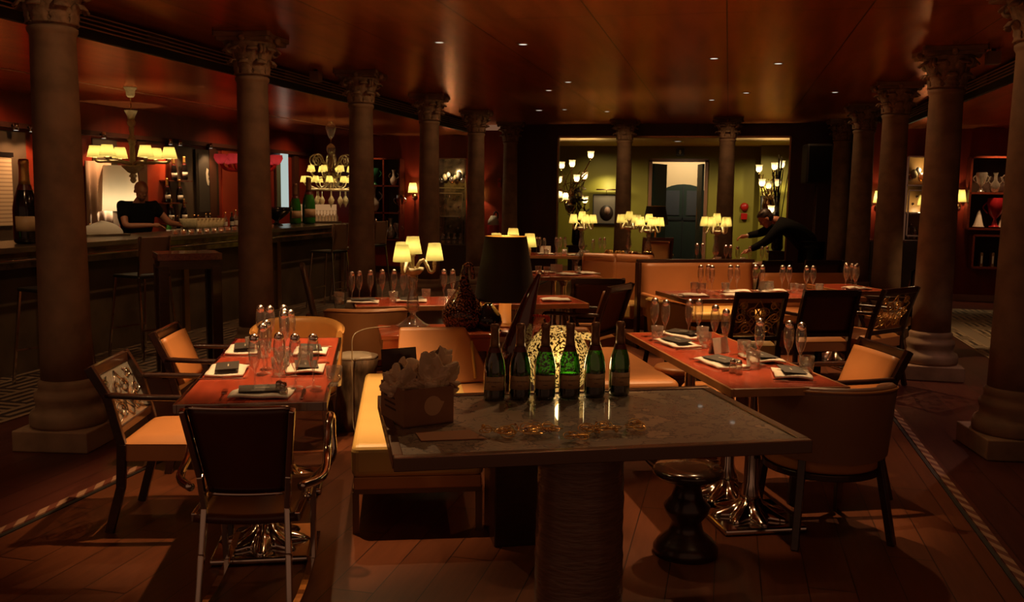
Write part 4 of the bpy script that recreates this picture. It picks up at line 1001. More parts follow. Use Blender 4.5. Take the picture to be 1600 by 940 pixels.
def candelabra(label, loc, rz, n=4, W=CW, zs=1.0, reach=0.145, group='blown glass candelabra lamps', foot=True, lo=0):
    t = thing('candelabra_lamp', label, 'table lamp', loc, R(rz), group)
    MB().lathe([(0.115, 0), (0.115, 0.006), (0.09, 0.012), (0.05, 0.045), (0.022, 0.07), (0.018, 0.085)], 32, sq=lambda a, z: 1+0.05*cos(10*a)*(1 if z < 0.05 else 0)).build('glass_foot', GLASST, t)
    MB().lathe([(0.018, 0.085), (0.036, 0.11), (0.043, 0.14), (0.036, 0.19), (0.026, 0.25), (0.028, 0.30), (0.034, 0.325), (0.03, 0.34), (0.016, 0.35)], 28, sq=lambda a, z: 1+0.04*cos(8*a)).build('glass_stem', GLASST, t)
    MB().lathe([(0.016, 0.35), (0.05, 0.362), (0.072, 0.385), (0.078, 0.405), (0.072, 0.405), (0.06, 0.385), (0.02, 0.375)], 28, sq=lambda a, z: 1+0.03*cos(14*a)).build('glass_bowl', MILK, t)
    MB().lathe([(0.015, 0.37), (0.012, 0.42), (0.011, 0.48), (0.018, 0.485), (0.018, 0.50)], 16).build('candle_tube', MILK, t)
    shade(t, (0, 0, 0.50), 0.041, 0.062, 0.118, W=W)
    for k in range(n):
        a = 2*pi*k/n
        u = V((cos(a), sin(a), 0))
        p = spath([u*0.02+V((0, 0, 0.385)), u*0.045+V((0, 0, 0.44)), u*0.075+V((0, 0, 0.455)), u*0.095+V((0, 0, 0.42)), u*0.118+V((0, 0, 0.375)), u*reach+V((0, 0, 0.385)), u*(reach+0.003)+V((0, 0, 0.425))])
        arm = MB(); arm.tube(p, [0.012*(1+0.18*cos(i*2.0)) for i in range(len(p))], 8); arm.lathe([(0.013, 0.42), (0.015, 0.43), (0.012, 0.45), (0.012, 0.462)], 12, c=tuple(u*(reach+0.003))); arm.build('glass_arm', MILK, t)
        shade(t, tuple(u*(reach+0.003)+V((0, 0, 0.455))), 0.041, 0.062, 0.118, W=W)
    if zs != 1: t.scale = (zs,)*3
    return t
candelabra('clear glass candelabra with cream pleated shades on the orange console desk', (-2.10, 6.03, 0.68), 20, n=3)
candelabra('candelabra lamp partly hidden behind the black lampshade', (-1.70, 7.35, 0.75), 15, n=4, W=0.22, zs=0.92)
candelabra('candelabra lamp at the far left before the picture in the green lobby', (-1.97, 12.75, 0.75), 10, n=5, W=0.3, zs=1.0)
candelabra('candelabra lamp with the widest white shade, beside the small black lamp', (-1.02, 12.42, 0.75), 0, n=5, W=0.35, zs=0.98)
candelabra('candelabra lamp partly hidden left of the small black lamp', (-1.38, 13.35, 0.75), 40, n=4, W=0.25, zs=1.0)
candelabra('candelabra lamp on the waiter\'s table, in front of the right lobby column', (-0.14, 12.25, 0.75), 30, n=5, W=0.3, zs=1.02)
# power cord of the first one, trailing off the desk edge
b = MB(); b.tube(spath([(-2.22, 5.92, 0.684), (-2.30, 5.84, 0.685), (-2.34, 5.70, 0.686), (-2.35, 5.57, 0.66), (-2.345, 5.54, 0.55), (-2.34, 5.53, 0.35), (-2.33, 5.56, 0.012), (-2.2, 5.7, 0.01)]), 0.004, 6)
o = b.build('power_cord', mat('clear cord', (0.5, 0.4, 0.25), 0.3), D.objects['candelabra_lamp']); o.matrix_parent_inverse = (Matrix.Translation((-2.10, 6.03, 0.68)) @ Matrix.Rotation(R(20), 4, 'Z')).inverted()

def drum_lamp(label, loc, rt, rb, h, z0, stem_r, stem_m, W, base=True):
    t = thing('table_lamp', label, 'table lamp', loc, 0)
    MB().lathe([(stem_r*2.2, 0), (stem_r*2.2, 0.015), (stem_r, 0.025), (stem_r, z0+0.05), (stem_r*0.5, z0+0.09), (0.008, z0+0.1), (0.008, z0+h*0.5)], 24).build('stem', stem_m, t)
    b = MB(); b.lathe([(rb, 0), (rt, h)], 64, c=(0, 0, z0), cap=False); b.build('lamp_shade', SHADEW, t)
    b = MB(); b.lathe([(rb-0.004, 0.002), (rt-0.004, h-0.002)], 64, c=(0, 0, z0), cap=False); b.build('shade_lining', GINNER, t)
    b = MB(); b.tube([(cos(a)*(rt-0.002), sin(a)*(rt-0.002), z0+h) for a in [2*pi*k/48 for k in range(48)]], 0.003, 6, closed=True); b.build('shade_rim', GOLD, t)
    b = MB(); 
    for a in (0, 2*pi/3, 4*pi/3): b.tube([(0, 0, z0+h*0.5), (rt*cos(a), rt*sin(a), z0+h-0.005)], 0.002, 5)
    b.build('shade_spider', BRASS, t)
    bulb(t, (0, 0, z0+h*0.5), W, 0.03)
    return t
drum_lamp('large black drum lamp with a gold lining and tan cylindrical stem', (-1.49, 6.22, 0.68), 0.145, 0.218, 0.44, 0.185, 0.043, LEATHER, 2.2)
drum_lamp('small black shaded lamp standing before the lobby doorway', (-1.05, 13.95, 0.75), 0.14, 0.19, 0.27, 0.42, 0.02, BRASS, 0.25)
t = thing('pedestal_table', 'small dark table under the small black shaded lamp', 'table', (-1.2, 13.8, 0))
MB().lathe([(0.42, 0.71), (0.44, 0.72), (0.44, 0.74), (0.42, 0.75)], 32).build('tabletop', RWOOD, t)
MB().lathe([(0.2, 0), (0.2, 0.02), (0.04, 0.06), (0.04, 0.71)], 16).build('pedestal', DWOOD, t)

# blown glass vessels
t = thing('glass_vessel', 'brown speckled blown glass bird shaped vessel on the console desk', 'glass vessel', (-1.73, 6.02, 0.68), R(10))
MB().lathe([(0.07, 0), (0.12, 0.012), (0.145, 0.06), (0.145, 0.11), (0.125, 0.16), (0.092, 0.205), (0.062, 0.25), (0.043, 0.29), (0.033, 0.33), (0.028, 0.37)], 36, sq=lambda a, z: 1+0.04*cos(2*a)).build('body', SPK_DARK, t)
b = MB(); b.tube(spath([(0.0, 0, 0.36), (0.005, 0, 0.41), (0.02, 0, 0.435), (0.045, 0, 0.43), (0.055, 0, 0.39), (0.06, 0, 0.34)]), [0.03, 0.028, 0.026, 0.025, 0.024, 0.023, 0.022, 0.022, 0.021, 0.02, 0.02, 0.019, 0.019, 0.018, 0.018, 0.018, 0.017, 0.017, 0.016, 0.016, 0.016, 0.015, 0.015, 0.015, 0.014, 0.013], 12); b.build('curled_neck', SPK_DARK, t)
t = thing('glass_vessel', 'very dark glass vessel with a curved spout beside the lamp stem', 'glass vessel', (-1.56, 6.03, 0.68), R(-10))
MB().lathe([(0.05, 0), (0.08, 0.01), (0.095, 0.05), (0.085, 0.10), (0.05, 0.15), (0.025, 0.18)], 28).build('body', BLACKG, t)
b = MB(); b.tube(spath([(-0.08, 0, 0.08), (-0.12, 0, 0.13), (-0.06, 0, 0.2), (0.03, 0, 0.19)]), 0.012, 8); b.build('handle', BLACKG, t)
# tall amethyst gourd between lamp and glowing gourd
t = thing('glass_gourd', 'tall dark amethyst glass gourd with a leaning neck before the black lamp', 'glass vessel', (-0.93, 4.20, 0.70), R(20))
b = MB()
ax = [V((p[0]*0.9, p[1], (p[2]-0.42)*0.80)) for p in spath([(-0.03, 0, 0.42), (-0.03, 0, 0.52), (-0.01, 0, 0.66), (0.02, 0, 0.80), (0.045, 0, 0.92), (0.075, 0, 1.02), (0.095, 0, 1.08)])]
n_ = len(ax); rad = []
for i in range(n_):
    u = i/(n_-1); rad.append(0.64*max(0.008, 0.115*(sin(pi*min(1, (u+0.06)/0.66))**0.8 if u < 0.5 else 0) if u < 0.30 else 0.108*(1-(u-0.30)/0.70)**1.25+0.011))
b.tube(ax, rad, 24); b.build('body', mat('amethyst glass', (0.05, 0.010, 0.008), 0.06, coat=1.0), t)
MB().ball((0.088, 0, 0.535), 0.011, 10).build('tip', CHROME, t)
b = MB()
for k in range(9):
    a = R(-40+20*k); b.tube(spath([(0.06+0.01*cos(a), -0.05, 0.30), (0.08+0.03*cos(a), -0.06, 0.335), (0.08+0.05*cos(a), -0.06+0.02*sin(a), 0.32+0.02*sin(a))]), 0.006, 6)
b.build('red_comb', mat('red glass', (0.28, 0.02, 0.01), 0.1), t)
# the glowing gourd
t = thing('glowing_gourd', 'glowing gold flecked round glass gourd behind the champagne bottles', 'lamp', (-0.735, 4.12, 0.70), R(20)); t.scale = (0.76,)*3
MB().lathe([(0.06, 0), (0.12, 0.01), (0.17, 0.07), (0.19, 0.14), (0.195, 0.20), (0.18, 0.27), (0.15, 0.33), (0.10, 0.375), (0.05, 0.395), (1e-4, 0.40)], 40).build('body', SPK_GLOW, t)
b = MB(); b.tube(spath([(0.10, 0, 0.33), (0.17, -0.02, 0.34), (0.22, -0.04, 0.31), (0.235, -0.05, 0.27), (0.225, -0.05, 0.24)]), 0.022, 12); b.build('spout', SPK_GLOW, t)
bulb(t, (0.0, -0.30, 0.25), 0.25, 0.05, (1, 0.7, 0.3))

# ================================================================ CHANDELIERS
def chandelier_small():
    t = thing('chandelier', 'pale glass chandelier with cream shades hanging over the bar, behind the first columns', 'chandelier', (-6.43, 9.1, 0), R(8))
    MB().lathe([(0.075, 2.70), (0.07, 2.69), (0.05, 2.66), (0.045, 2.61), (0.03, 2.59), (0.006, 2.585)], 24, sq=lambda a, z: 1+0.04*cos(8*a)).build('ceiling_cup', MILK, t)
    MB().lathe([(0.007, 2.585), (0.007, 2.43)], 8).build('rod', BRASS, t)
    MB().lathe([(0.02, 2.36), (0.035, 2.34), (0.04, 2.38), (0.07, 2.445), (0.072, 2.45), (0.03, 2.40)], 24, sq=lambda a, z: 1+0.05*cos(8*a)).build('glass_cup', MILK, t)
    MB().lathe([(0.018, 2.36), (0.04, 2.34), (0.047, 2.32), (0.04, 2.29), (0.022, 2.27), (0.03, 2.26), (0.026, 2.22), (0.022, 2.18), (0.034, 2.17), (0.03, 2.15), (0.05, 2.135), (0.048, 2.12), (0.036, 2.11), (0.04, 2.09), (0.028, 2.06), (0.03, 1.95), (0.034, 1.86), (0.03, 1.84)], 24).build('glass_stem', MILK, t)
    MB().lathe([(0.02, 1.76), (0.05, 1.775), (0.11, 1.835), (0.115, 1.85), (0.10, 1.845), (0.03, 1.82)], 28, sq=lambda a, z: 1+0.04*cos(12*a)).build('glass_dish', MILK, t)
    MB().lathe([(1e-4, 1.655), (0.02, 1.665), (0.035, 1.69), (0.025, 1.715), (0.045, 1.735), (0.03, 1.755), (0.02, 1.77)], 20).build('finial', MILK, t)
    for k in range(6):
        a = 2*pi*k/6+0.3; u = V((cos(a), sin(a), 0))
        b = MB(); p = spath([u*0.03+V((0, 0, 1.86)), u*0.12+V((0, 0, 1.885)), u*0.25+V((0, 0, 1.89)), u*0.36+V((0, 0, 1.89)), u*0.385+V((0, 0, 1.925))])
        b.tube(p, 0.016, 8); b.lathe([(0.015, 1.90), (0.024, 1.92), (0.016, 1.94)], 10, c=tuple(u*0.385)); b.build('glass_arm', MILK, t)
        shade(t, tuple(u*0.385+V((0, 0, 1.935))), 0.055, 0.085, 0.125, W=0.55, n=24)
    return t
chandelier_small()
def chandelier_ornate():
    t = thing('chandelier', 'large ornate glass chandelier with scrolls, two rings of shades and crystal drops', 'chandelier', (-6.22, 13.9, 0), R(5))
    MB().lathe([(0.03, 2.70), (0.09, 2.60), (0.07, 2.55), (0.045, 2.47), (0.02, 2.43)], 20).build('ceiling_cup', GLASST, t)
    MB().lathe([(0.006, 2.43), (0.006, 2.36)], 8).build('rod', BRASS, t)
    MB().lathe([(0.02, 2.35), (0.065, 2.31), (0.075, 2.26), (0.06, 2.21), (0.025, 2.17), (0.04, 2.12), (0.06, 2.05), (0.05, 1.98), (0.08, 1.9), (0.10, 1.8), (0.13, 1.72), (0.13, 1.66), (0.05, 1.62)], 24).build('glass_stem', GLASST, t)
    for k in range(6):
        a = 2*pi*k/6; u = V((cos(a), sin(a), 0)); b = MB()
        pts = []
        for j in range(30):
            th = j/29*3.6*pi; rr = 0.11*(1-0.78*j/29); pts.append(u*(0.27-rr*cos(th))+V((0, 0, 2.08+rr*sin(th))))
        b.tube([u*0.04+V((0, 0, 1.95)), u*0.1+V((0, 0, 2.02))]+pts, 0.012, 6); b.build('scroll', MILK, t)
    for ring, (n_, rr, z) in enumerate(((8, 0.34, 1.905), (12, 0.43, 1.735))):
        for k in range(n_):
            a = 2*pi*(k+0.5*ring)/n_; u = V((cos(a), sin(a), 0)); b = MB()
            b.tube(spath([u*0.07+V((0, 0, z-0.02)), u*(rr*0.5)+V((0, 0, z-0.10)), u*(rr*0.9)+V((0, 0, z-0.06)), u*rr+V((0, 0, z))], 4), 0.011, 6); b.build('glass_arm', MILK, t)
            shade(t, tuple(u*rr+V((0, 0, z))), 0.042, 0.062, 0.10, W=0.24, n=16)
    for k in range(10):
        a = 2*pi*k/10; u = V((cos(a), sin(a), 0)); r0 = 0.24 if k % 2 else 0.36
        b = MB(); b.lathe([(0.004, 1.62), (0.005, 1.53), (0.028, 1.49), (0.045, 1.455), (0.036, 1.41), (0.012, 1.375), (0.004, 1.34)], 12, c=tuple(u*r0)); b.build('crystal_drop', MILK, t)
    MB().lathe([(0.36, 1.60), (0.37, 1.61), (0.37, 1.63), (0.36, 1.64), (0.34, 1.62)], 36, cap=False).build('glass_ring', MILK, t)
chandelier_ornate()
def chandelier_red():
    t = thing('chandelier', 'red glass chandelier half hidden behind the second column', 'chandelier', (-6.12, 11.1, 0), 0)
    MB().lathe([(0.06, 2.70), (0.05, 2.66), (0.01, 2.62), (0.008, 2.2), (0.05, 2.16), (0.03, 2.05), (0.06, 2.0), (0.08, 1.95), (0.03, 1.9)], 20).build('stem', REDP, t)
    for k in range(7):
        a = 2*pi*k/7+0.2; u = V((cos(a), sin(a), 0))
        MB().tube(spath([u*0.05+V((0, 0, 1.95)), u*0.15+V((0, 0, 1.86)), u*0.3+V((0, 0, 1.87)), u*0.36+V((0, 0, 1.96))], 4), 0.022, 8).build('glass_arm', mat('red blown glass %d' % k, (0.45, 0.02, 0.02), 0.1), t)
        b = MB(); b.lathe([(0.03, -0.05), (0.06, -0.02), (0.085, 0.03), (0.078, 0.075)], 24, cap=False, sq=lambda a_, z: 1+0.05*cos(6*a_)); b.build('glass_shade', REDSH, t, loc=tuple(u*0.36+V((0, 0, 1.98))))
        bulb(t, tuple(u*0.36+V((0, 0, 2.0))), 0.22, 0.02, (1, 0.35, 0.25))
chandelier_red()

# tulip shaped flower lamps fixed to the lobby sides
TUL = [((0.0, 0.30), 0), ((0.22, 0.34), 0), ((0.32, 0.42), 0), ((0.10, 0.10), 0), ((0.22, 0.05), 0), ((-0.05, -0.30), 1), ((0.16, -0.27), 1), ((-0.02, 0.0), 1)]
def flower_lamp(label, loc, flip, cl):
    t = thing('flower_lamp', label, 'wall lamp', loc, 0, 'large flower shaped glass wall lamps')
    for (x, z, up, d) in cl:
        x *= flip
        y = -0.05-0.20*d
        b = MB(); b.tube(spath([(0, 0.05, -0.35), (x*0.3, y*0.5, -0.25+z*0.3), (x*0.9, y, z-0.16), (x, y, z-0.07)], 4), 0.011, 6)
        b.ball((x, y, z-0.07*up), 0.03, 8); b.build('gilt_stalk', BRASS, t)
        b = MB(); pr = [(0.022, -0.06), (0.048, -0.035), (0.056, 0.0), (0.053, 0.04), (0.066, 0.075)]
        if up < 0: pr = [(r_, -z_) for r_, z_ in pr]
        b.lathe(pr, 30, cap=False, sq=lambda a_, z_: 1+0.10*cos(5*a_)*(0.5+z_*6 if z_ > -0.03 else 0.3)); b.build('tulip_shade', TULIP, t, loc=(x, y, z))
        bulb(t, (x, y, z), 1.2, 0.015)
    MB().lathe([(0.03, -0.62), (0.09, -0.55), (0.12, -0.42), (0.09, -0.3), (0.04, -0.2)], 16).build('wall_mount', BRASS, t)
    rnd = random.Random(5 if flip > 0 else 9)
    for k in range(7):
        b = MB(); x0 = rnd.uniform(-0.15, 0.15); x1 = x0+rnd.uniform(-0.2, 0.3)*flip
        p = spath([(x0*0.4, 0, -0.4), (x0, -0.08, -0.1), (x1, -0.12, rnd.uniform(0.0, 0.25))], 5)
        b.tube(p, 0.008, 5)
        for j in range(8):
            q = p[2+j % (len(p)-2)]; b.ball((q.x+rnd.uniform(-0.05, 0.05), q.y-0.03, q.z+rnd.uniform(-0.05, 0.05)), 0.013, 6)
        b.build('gilt_tendril', BRASS, t)
    return t
flower_lamp('flower lamp with white tulip shades and dark leaves at the left of the lobby opening', (-3.02, 17.95, 1.85), 1,
    [(-0.17, 0.30, 1, 0), (0.05, 0.33, 1, .5), (0.40, 0.50, 1, .2), (0.16, 0.05, 1, 1), (0.28, 0.10, 1, 0), (-0.05, -0.28, -1, 1), (-0.2, -0.25, -1, 0), (-0.22, 0.02, 1, 0), (0.30, -0.36, 1, 0)])
flower_lamp('flower lamp with tulip shades at the right of the lobby opening above the waiter', (0.72, 17.95, 1.85), -1,
    [(0.20, 0.26, 1, .3), (-0.07, 0.30, 1, .6), (-0.20, 0.34, 1, 0), (0.14, 0.0, 1, 1), (0.02, -0.04, 1, .4), (-0.14, 0.0, 1, .8), (-0.04, -0.48, 1, 1)])
def dry_leaves(label, loc, seed, tall, n=60):
    t = thing('branch_arrangement', label, 'plant arrangement', loc)
    rnd = random.Random(seed)
    b = MB()
    for k in range(14 if tall else 9):
        x0 = rnd.uniform(-0.06, 0.06); x1 = x0*1.8+rnd.uniform(-0.08, 0.08)
        b.tube(spath([(x0*0.4, 0, 0), (x0, rnd.uniform(-.05, .05), 0.6), (x1, rnd.uniform(-.05, .05), rnd.uniform(1.4, 1.75) if tall else 1.25)], 4), 0.009 if tall else 0.006, 5)
    b.build('branches', BLACKG if tall else DWOOD, t)
    if not tall:
        b = MB()
        for k in range(n):
            a = rnd.uniform(0, 2*pi); r_ = rnd.uniform(0.02, 0.22); z = rnd.uniform(0.55, 1.1); c = V((r_*cos(a), r_*sin(a)*0.6, z))
            d = V((rnd.uniform(-1, 1), rnd.uniform(-1, 1), rnd.uniform(-0.5, 1))).normalized(); e = d.cross(V((rnd.random(), rnd.random(), 1))).normalized()
            L = rnd.uniform(0.05, 0.09)
            b.sheet(lambda u, v: c+d*L*(v-0.5)*2+e*(u-0.5)*0.06*sin(pi*min(0.98, max(0.02, v)))+V((0, 0, 0.01*sin(pi*u))), 2, 4, 0.002)
        o = b.build('foliage', mat('dark brown foliage', (0.035, 0.014, 0.008), 0.4), t); o['kind'] = 'stuff'
    b = MB(); b.lathe([(0.08, 0), (0.11, 0.05), (0.10, 0.3), (0.07, 0.42), (0.09, 0.46)], 20); b.build('vase', BLACKG, t)
dry_leaves('dark branches and leaves in a tall vase below the left flower lamp', (-2.85, 17.85, 0.62), 3, False)
dry_leaves('tall bare black branches in a vase beside the right flower lamp', (0.90, 17.75, 0.62), 4, True)
for nm, x, y, lb in (('plant_stand', -2.85, 17.85, 'dark square stand under the leafy vase left in the lobby'), ('plant_stand', 0.90, 17.75, 'dark square stand under the bare branches right in the lobby')):
    t = thing(nm, lb, 'stand', (x, y, 0), 0, 'lobby plant stands'); MB().box((0, 0, 0.60), (0.36, 0.36, 0.04)).build('top', DWOOD, t); MB().box((0, 0, 0.29), (0.30, 0.30, 0.58)).build('body', DWOOD, t)
# framed pictures with picture lamps in the lobby
def picture(label, loc, rz, w_, h, portrait=True):
    t = thing('framed_picture', label, 'picture', loc, R(rz), 'lobby pictures')
    MB().box((0, 0.0, 0), (w_, 0.04, h)).build('frame', BLACK, t, bevel=0.004)
    MB().box((0, -0.022, 0), (w_-0.05, 0.004, h-0.05)).build('print', mat('picture print', (0.13, 0.10, 0.07), 0.6), t)
    if portrait:
        b = MB(); b.lathe([(1e-4, 0), (0.15, 0), (0.15, 0.004)], 24, M=Matrix.Rotation(R(90), 3, 'X') @ Matrix.Diagonal((1, 1.15, 1)), c=(0.0, -0.024, -0.08)); b.build('dark_figure', HAIR, t)
        b = MB(); b.lathe([(1e-4, 0), (0.065, 0), (0.065, 0.004)], 20, M=Matrix.Rotation(R(90), 3, 'X') @ Matrix.Diagonal((1, 1.3, 1)), c=(0.02, -0.03, -0.03)); b.build('pale_oval', mat('muted flesh print', (0.32, 0.18, 0.12), 0.6), t)
    l = MB().box((0, -0.14, h/2+0.10), (w_*0.7, 0.05, 0.03)); l.build('picture_lamp', BRASS, t)
    MB().bar((0, -0.12, h/2+0.10), (0, 0.0, h/2-0.02), 0.012).build('lamp_bracket', BRASS, t)
    return t
picture('small dark portrait under a picture lamp on the left lobby wall', (-2.62, 20.45, 1.28), 0, 0.62, 0.66)
picture('dark framed picture under a lamp behind the waiter', (0.83, 20.06, 1.42), 0, 0.36, 0.40, False)
spot(-2.62, 20.2, 1.78, 5, 150, 0.4, col=(1, 0.85, 0.45), tx=-2.62, ty=20.5, tz=1.6)
spot(0.83, 19.85, 1.75, 5, 150, 0.4, col=(1, 0.85, 0.45), tx=0.83, ty=20.1, tz=1.6)
t = thing('fire_alarm', 'red round alarm fitting beside the right lobby column', 'alarm', (0.33, 20.42, 1.38))
MB().lathe([(0.08, 0), (0.09, 0.02), (0.06, 0.06), (0.02, 0.07)], 20, M=Matrix.Rotation(R(90), 3, 'X'), c=(0, 0.05, 0)).build('bell', REDP, t)
MB().box((0, 0.03, -0.20), (0.13, 0.06, 0.13)).build('call_box', REDP, t, bevel=0.006)

# wall sconces
def sconce(label, loc, rz, W=1.9, sc=1.0):
    t = thing('wall_sconce', label, 'wall lamp', loc, R(rz), 'shaded wall sconces'); t.scale = (sc,)*3
    MB().lathe([(0.05, 0), (0.05, 0.012), (0.02, 0.03)], 20, M=Matrix.Rotation(R(90), 3, 'X'), c=(0, 0, -0.16)).build('wall_plate', BRASS, t)
    b = MB(); b.tube(spath([(0, -0.02, -0.16), (0, -0.09, -0.2), (0, -0.13, -0.15), (0, -0.13, -0.08)]), 0.009, 8)
    b.build('arm', BRASS, t)
    MB().ball((0, -0.13, -0.19), 0.02, 8).build('crystal_drop', GLASST, t)
    shade(t, (0, -0.13, -0.09), 0.065, 0.095, 0.19, W=W, n=24, br=0.02)
sconce('wall sconce on the red wall between the third and fourth left columns', (-6.05, 17.49, 1.68), 0)
sconce('wall sconce mostly hidden left of the fifth left column', (-4.72, 17.49, 1.60), 0)
sconce('wall sconce between the second and third right columns', (2.335, 15.89, 1.62), 0)
sconce('wall sconce right of the second right column', (3.52, 15.89, 1.65), 0, 1.1)
sconce('small shaded lamp glimpsed right of the second left column, by the white panel', (-8.19, 15.25, 1.65), -90, 0.9)
# large white drum lampshade behind the bartender
t = thing('floor_lamp', 'tall lamp with a big white tapered shade behind the bartender', 'floor lamp', (-7.93, 10.95, 0))
MB().lathe([(0.15, 0.9), (0.15, 0.92), (0.02, 0.95), (0.012, 1.30)], 16).build('stem', BRASS, t)
b = MB(); b.lathe([(0.24, 0), (0.21, 0.60)], 48, cap=False); b.build('lamp_shade', shade_mat('ivory drum fabric', (0.55, 0.45, 0.33), (0.10, 0.085, 0.06)), t, loc=(0, 0, 1.30))
bulb(t, (0, 0, 1.40), 6.5, 0.04, (1, 0.8, 0.5))
# ================================================================ GLASSWARE AND PLACE SETTINGS
def flute_proto():
    t = thing('champagne_flute', 'x', 'champagne flute')
    b = MB(); b.lathe([(0.034, 0.0), (0.033, 0.003), (0.010, 0.008), (0.004, 0.016), (0.0038, 0.07), (0.007, 0.082), (0.016, 0.10), (0.024, 0.13), (0.0265, 0.155), (0.025, 0.185), (0.0225, 0.205)], 20, cap=False)
    b.build('flute_glass', GLASS, t)
    MB().ball((0, 0, 0.217), 0.0215, 14).build('silver_ball', SILVER, t)
    return t
FL = flute_proto(); _flu = [False]
def flute(x, y, z, label, group, s=1.0):
    if not _flu[0]: o = FL; _flu[0] = True; o.location = (x, y, z); o['label'] = label; o['group'] = group
    else: o = dup(FL, (x, y, z), random.uniform(0, 6), label, group)
    o.scale = (s, s, s); return o
def tumbler_proto():
    t = thing('water_glass', 'x', 'water glass')
    MB().lathe([(1e-4, 0.004), (0.028, 0.004), (0.030, 0.0), (0.033, 0.03), (0.036, 0.085), (0.0345, 0.085), (0.031, 0.03), (0.026, 0.012), (1e-4, 0.010)], 20, cap=False).build('glass', GLASS, t)
    return t
TB = tumbler_proto(); _tb = [False]
def tumbler(x, y, z, label, group, s=1.0):
    if not _tb[0]: o = TB; _tb[0] = True; o.location = (x, y, z); o['label'] = label; o['group'] = group
    else: o = dup(TB, (x, y, z), 0, label, group)
    o.scale = (s, s, s); return o
def setting_proto():
    t = thing('folded_napkin', 'x', 'napkin')
    def nap(u, v):
        x = (u-0.5)*0.24; y = (v-0.5)*0.17; return (x+0.02*(v-0.5), y, 0.010+0.016*abs(sin(2.4*u+0.8))*(0.5+0.5*sin(pi*v))+0.003*sin(9*u+5*v))
    b = MB(); b.sheet(nap, 14, 10, 0.009); b.build('linen', NAPKIN, t)
    return t
def menu_proto():
    t = thing('menu_card', 'x', 'menu card')
    b = MB(); b.box((0, 0, 0.0015), (0.19, 0.105, 0.003)); b.build('card', MENU, t)
    b = MB(); b.box((0.0, 0.004, 0.0032), (0.055, 0.006, 0.0006)); b.build('printed_line', mat('card print', (0.42, 0.38, 0.30), 0.6), t)
    return t
def fork_proto():
    t = thing('fork', 'x', 'fork')
    b = MB(); b.bar((0, -0.095, 0.006), (0, 0.03, 0.004), 0.007, 0.003); b.box((0, 0.045, 0.006), (0.022, 0.03, 0.003))
    b.build('handle', CHROME, t)
    for k in (-1.5, -0.5, 0.5, 1.5): MB().bar((k*0.0058, 0.055, 0.006), (k*0.0058, 0.098, 0.009), 0.003, 0.002).build('tine', CHROME, t)
    return t
def knife_proto():
    t = thing('knife', 'x', 'knife')
    b = MB(); b.bar((0, -0.10, 0.005), (0, 0.0, 0.005), 0.013, 0.006); b.build('handle', CHROME, t, bevel=0.002)
    b = MB(); b.prism([(-0.008, 0), (0.008, 0), (0.009, 0.06), (0.004, 0.10), (-0.006, 0.115), (-0.008, 0.06)], 0.003, 0.005); b.build('blade', CHROME, t)
    return t
protos = {'n': setting_proto(), 'm': menu_proto(), 'f': fork_proto(), 'k': knife_proto()}
usedp = set()
def put(kind, x, y, z, a, label, group):
    p = protos[kind]
    if kind in usedp: o = dup(p, (x, y, z), a, label, group)
    else: usedp.add(kind); o = p; o.location = (x, y, z); o.rotation_euler = (0, 0, a); o['label'] = label; o['group'] = group
    return o
def place(c, A, lx, ly, turn, z, who, menu=True, cut=True, nscale=1.0):
    """one cover: napkin with a menu card, knife and forks, in the table's own frame"""
    dx, dy = rot(lx, ly, A); x, y = c[0]+dx, c[1]+dy; a = A+turn
    o = put('n', x, y, z, a, 'folded white linen napkin '+who, 'folded napkins'); o.scale = (nscale,)*3
    if menu:
        o = put('m', x, y, z+0.030, a+0.12, 'charcoal menu card on the napkin '+who, 'menu cards'); o.rotation_euler = (R(3), 0, a+0.12)
    if cut:
        for kk, off, rz in (('k', 0.165, 0.0), ('f', -0.16, 0.03)):
            ex, ey = rot(off, 0, a); put(kk, x+ex, y+ey, z, a+rz, ('dinner knife' if kk == 'k' else 'table fork')+' beside the napkin '+who, 'knives' if kk == 'k' else 'forks')
ZT = 0.751
# table T1 : two covers each side, one at the near end
for (lx, ly, turn, who) in ((0.16, 0.33, R(90), 'at the far right place of the front left table'), (0.17, -0.16, R(90), 'at the near right place of the front left table'),
        (-0.19, -0.18, R(-90), 'at the near left place of the front left table'), (-0.19, 0.40, R(-90), 'at the far left place of the front left table'),
        (0.03, -0.70, 0, 'at the near end of the front left table')):
    place(T1c, A1, lx, ly, turn, ZT, who)
for (lx, ly, turn, who) in ((0.13, -0.57, R(70), 'at the near right corner of the long right table'), (-0.10, -0.26, R(-80), 'at the near left side of the long right table'),
        (0.16, -0.16, R(85), 'at the right middle of the long right table'), (-0.12, 0.36, R(-80), 'at the far left side of the long right table'), (0.02, 0.66, R(-60), 'at the far end of the long right table')):
    place(T2c, A2, lx, ly, turn, ZT, who)
for (lx, ly, turn, who, mn) in ((-0.66, -0.12, 0, 'at the left end of the banquette table', False), (-0.30, -0.17, 0, 'second from left on the banquette table', False), (-0.15, 0.14, pi, 'at the back of the banquette table, left', False),
        (0.20, 0.15, pi, 'at the back of the banquette table, right', False), (0.6, 0.0, 0, 'at the right end of the banquette table', False)):
    place(T3c, R(25), lx, ly, turn, ZT, who, mn, True)
for (x, y, who) in ((-2.70, 6.60, 'at the left end of the lamp row table'), (-2.38, 6.80, 'left of the glass candelabra on the lamp row table'), (-2.0, 7.05, 'right of the glass candelabra on the lamp row table'), (-1.75, 7.0, 'just left of the black lampshade'), (-1.32, 7.25, 'just right of the black lampshade')):
    place((x, y), R(26), 0, 0, 0, ZT, who, x < -2.3, False)
for (x, y, who) in ((-1.62, 9.62, 'front of the small napkin table'), (-1.92, 9.78, 'back of the small napkin table'), (-1.45, 9.85, 'right edge of the small napkin table')):
    place((x, y), R(20), 0, 0, 0.4, ZT, who, False, False)
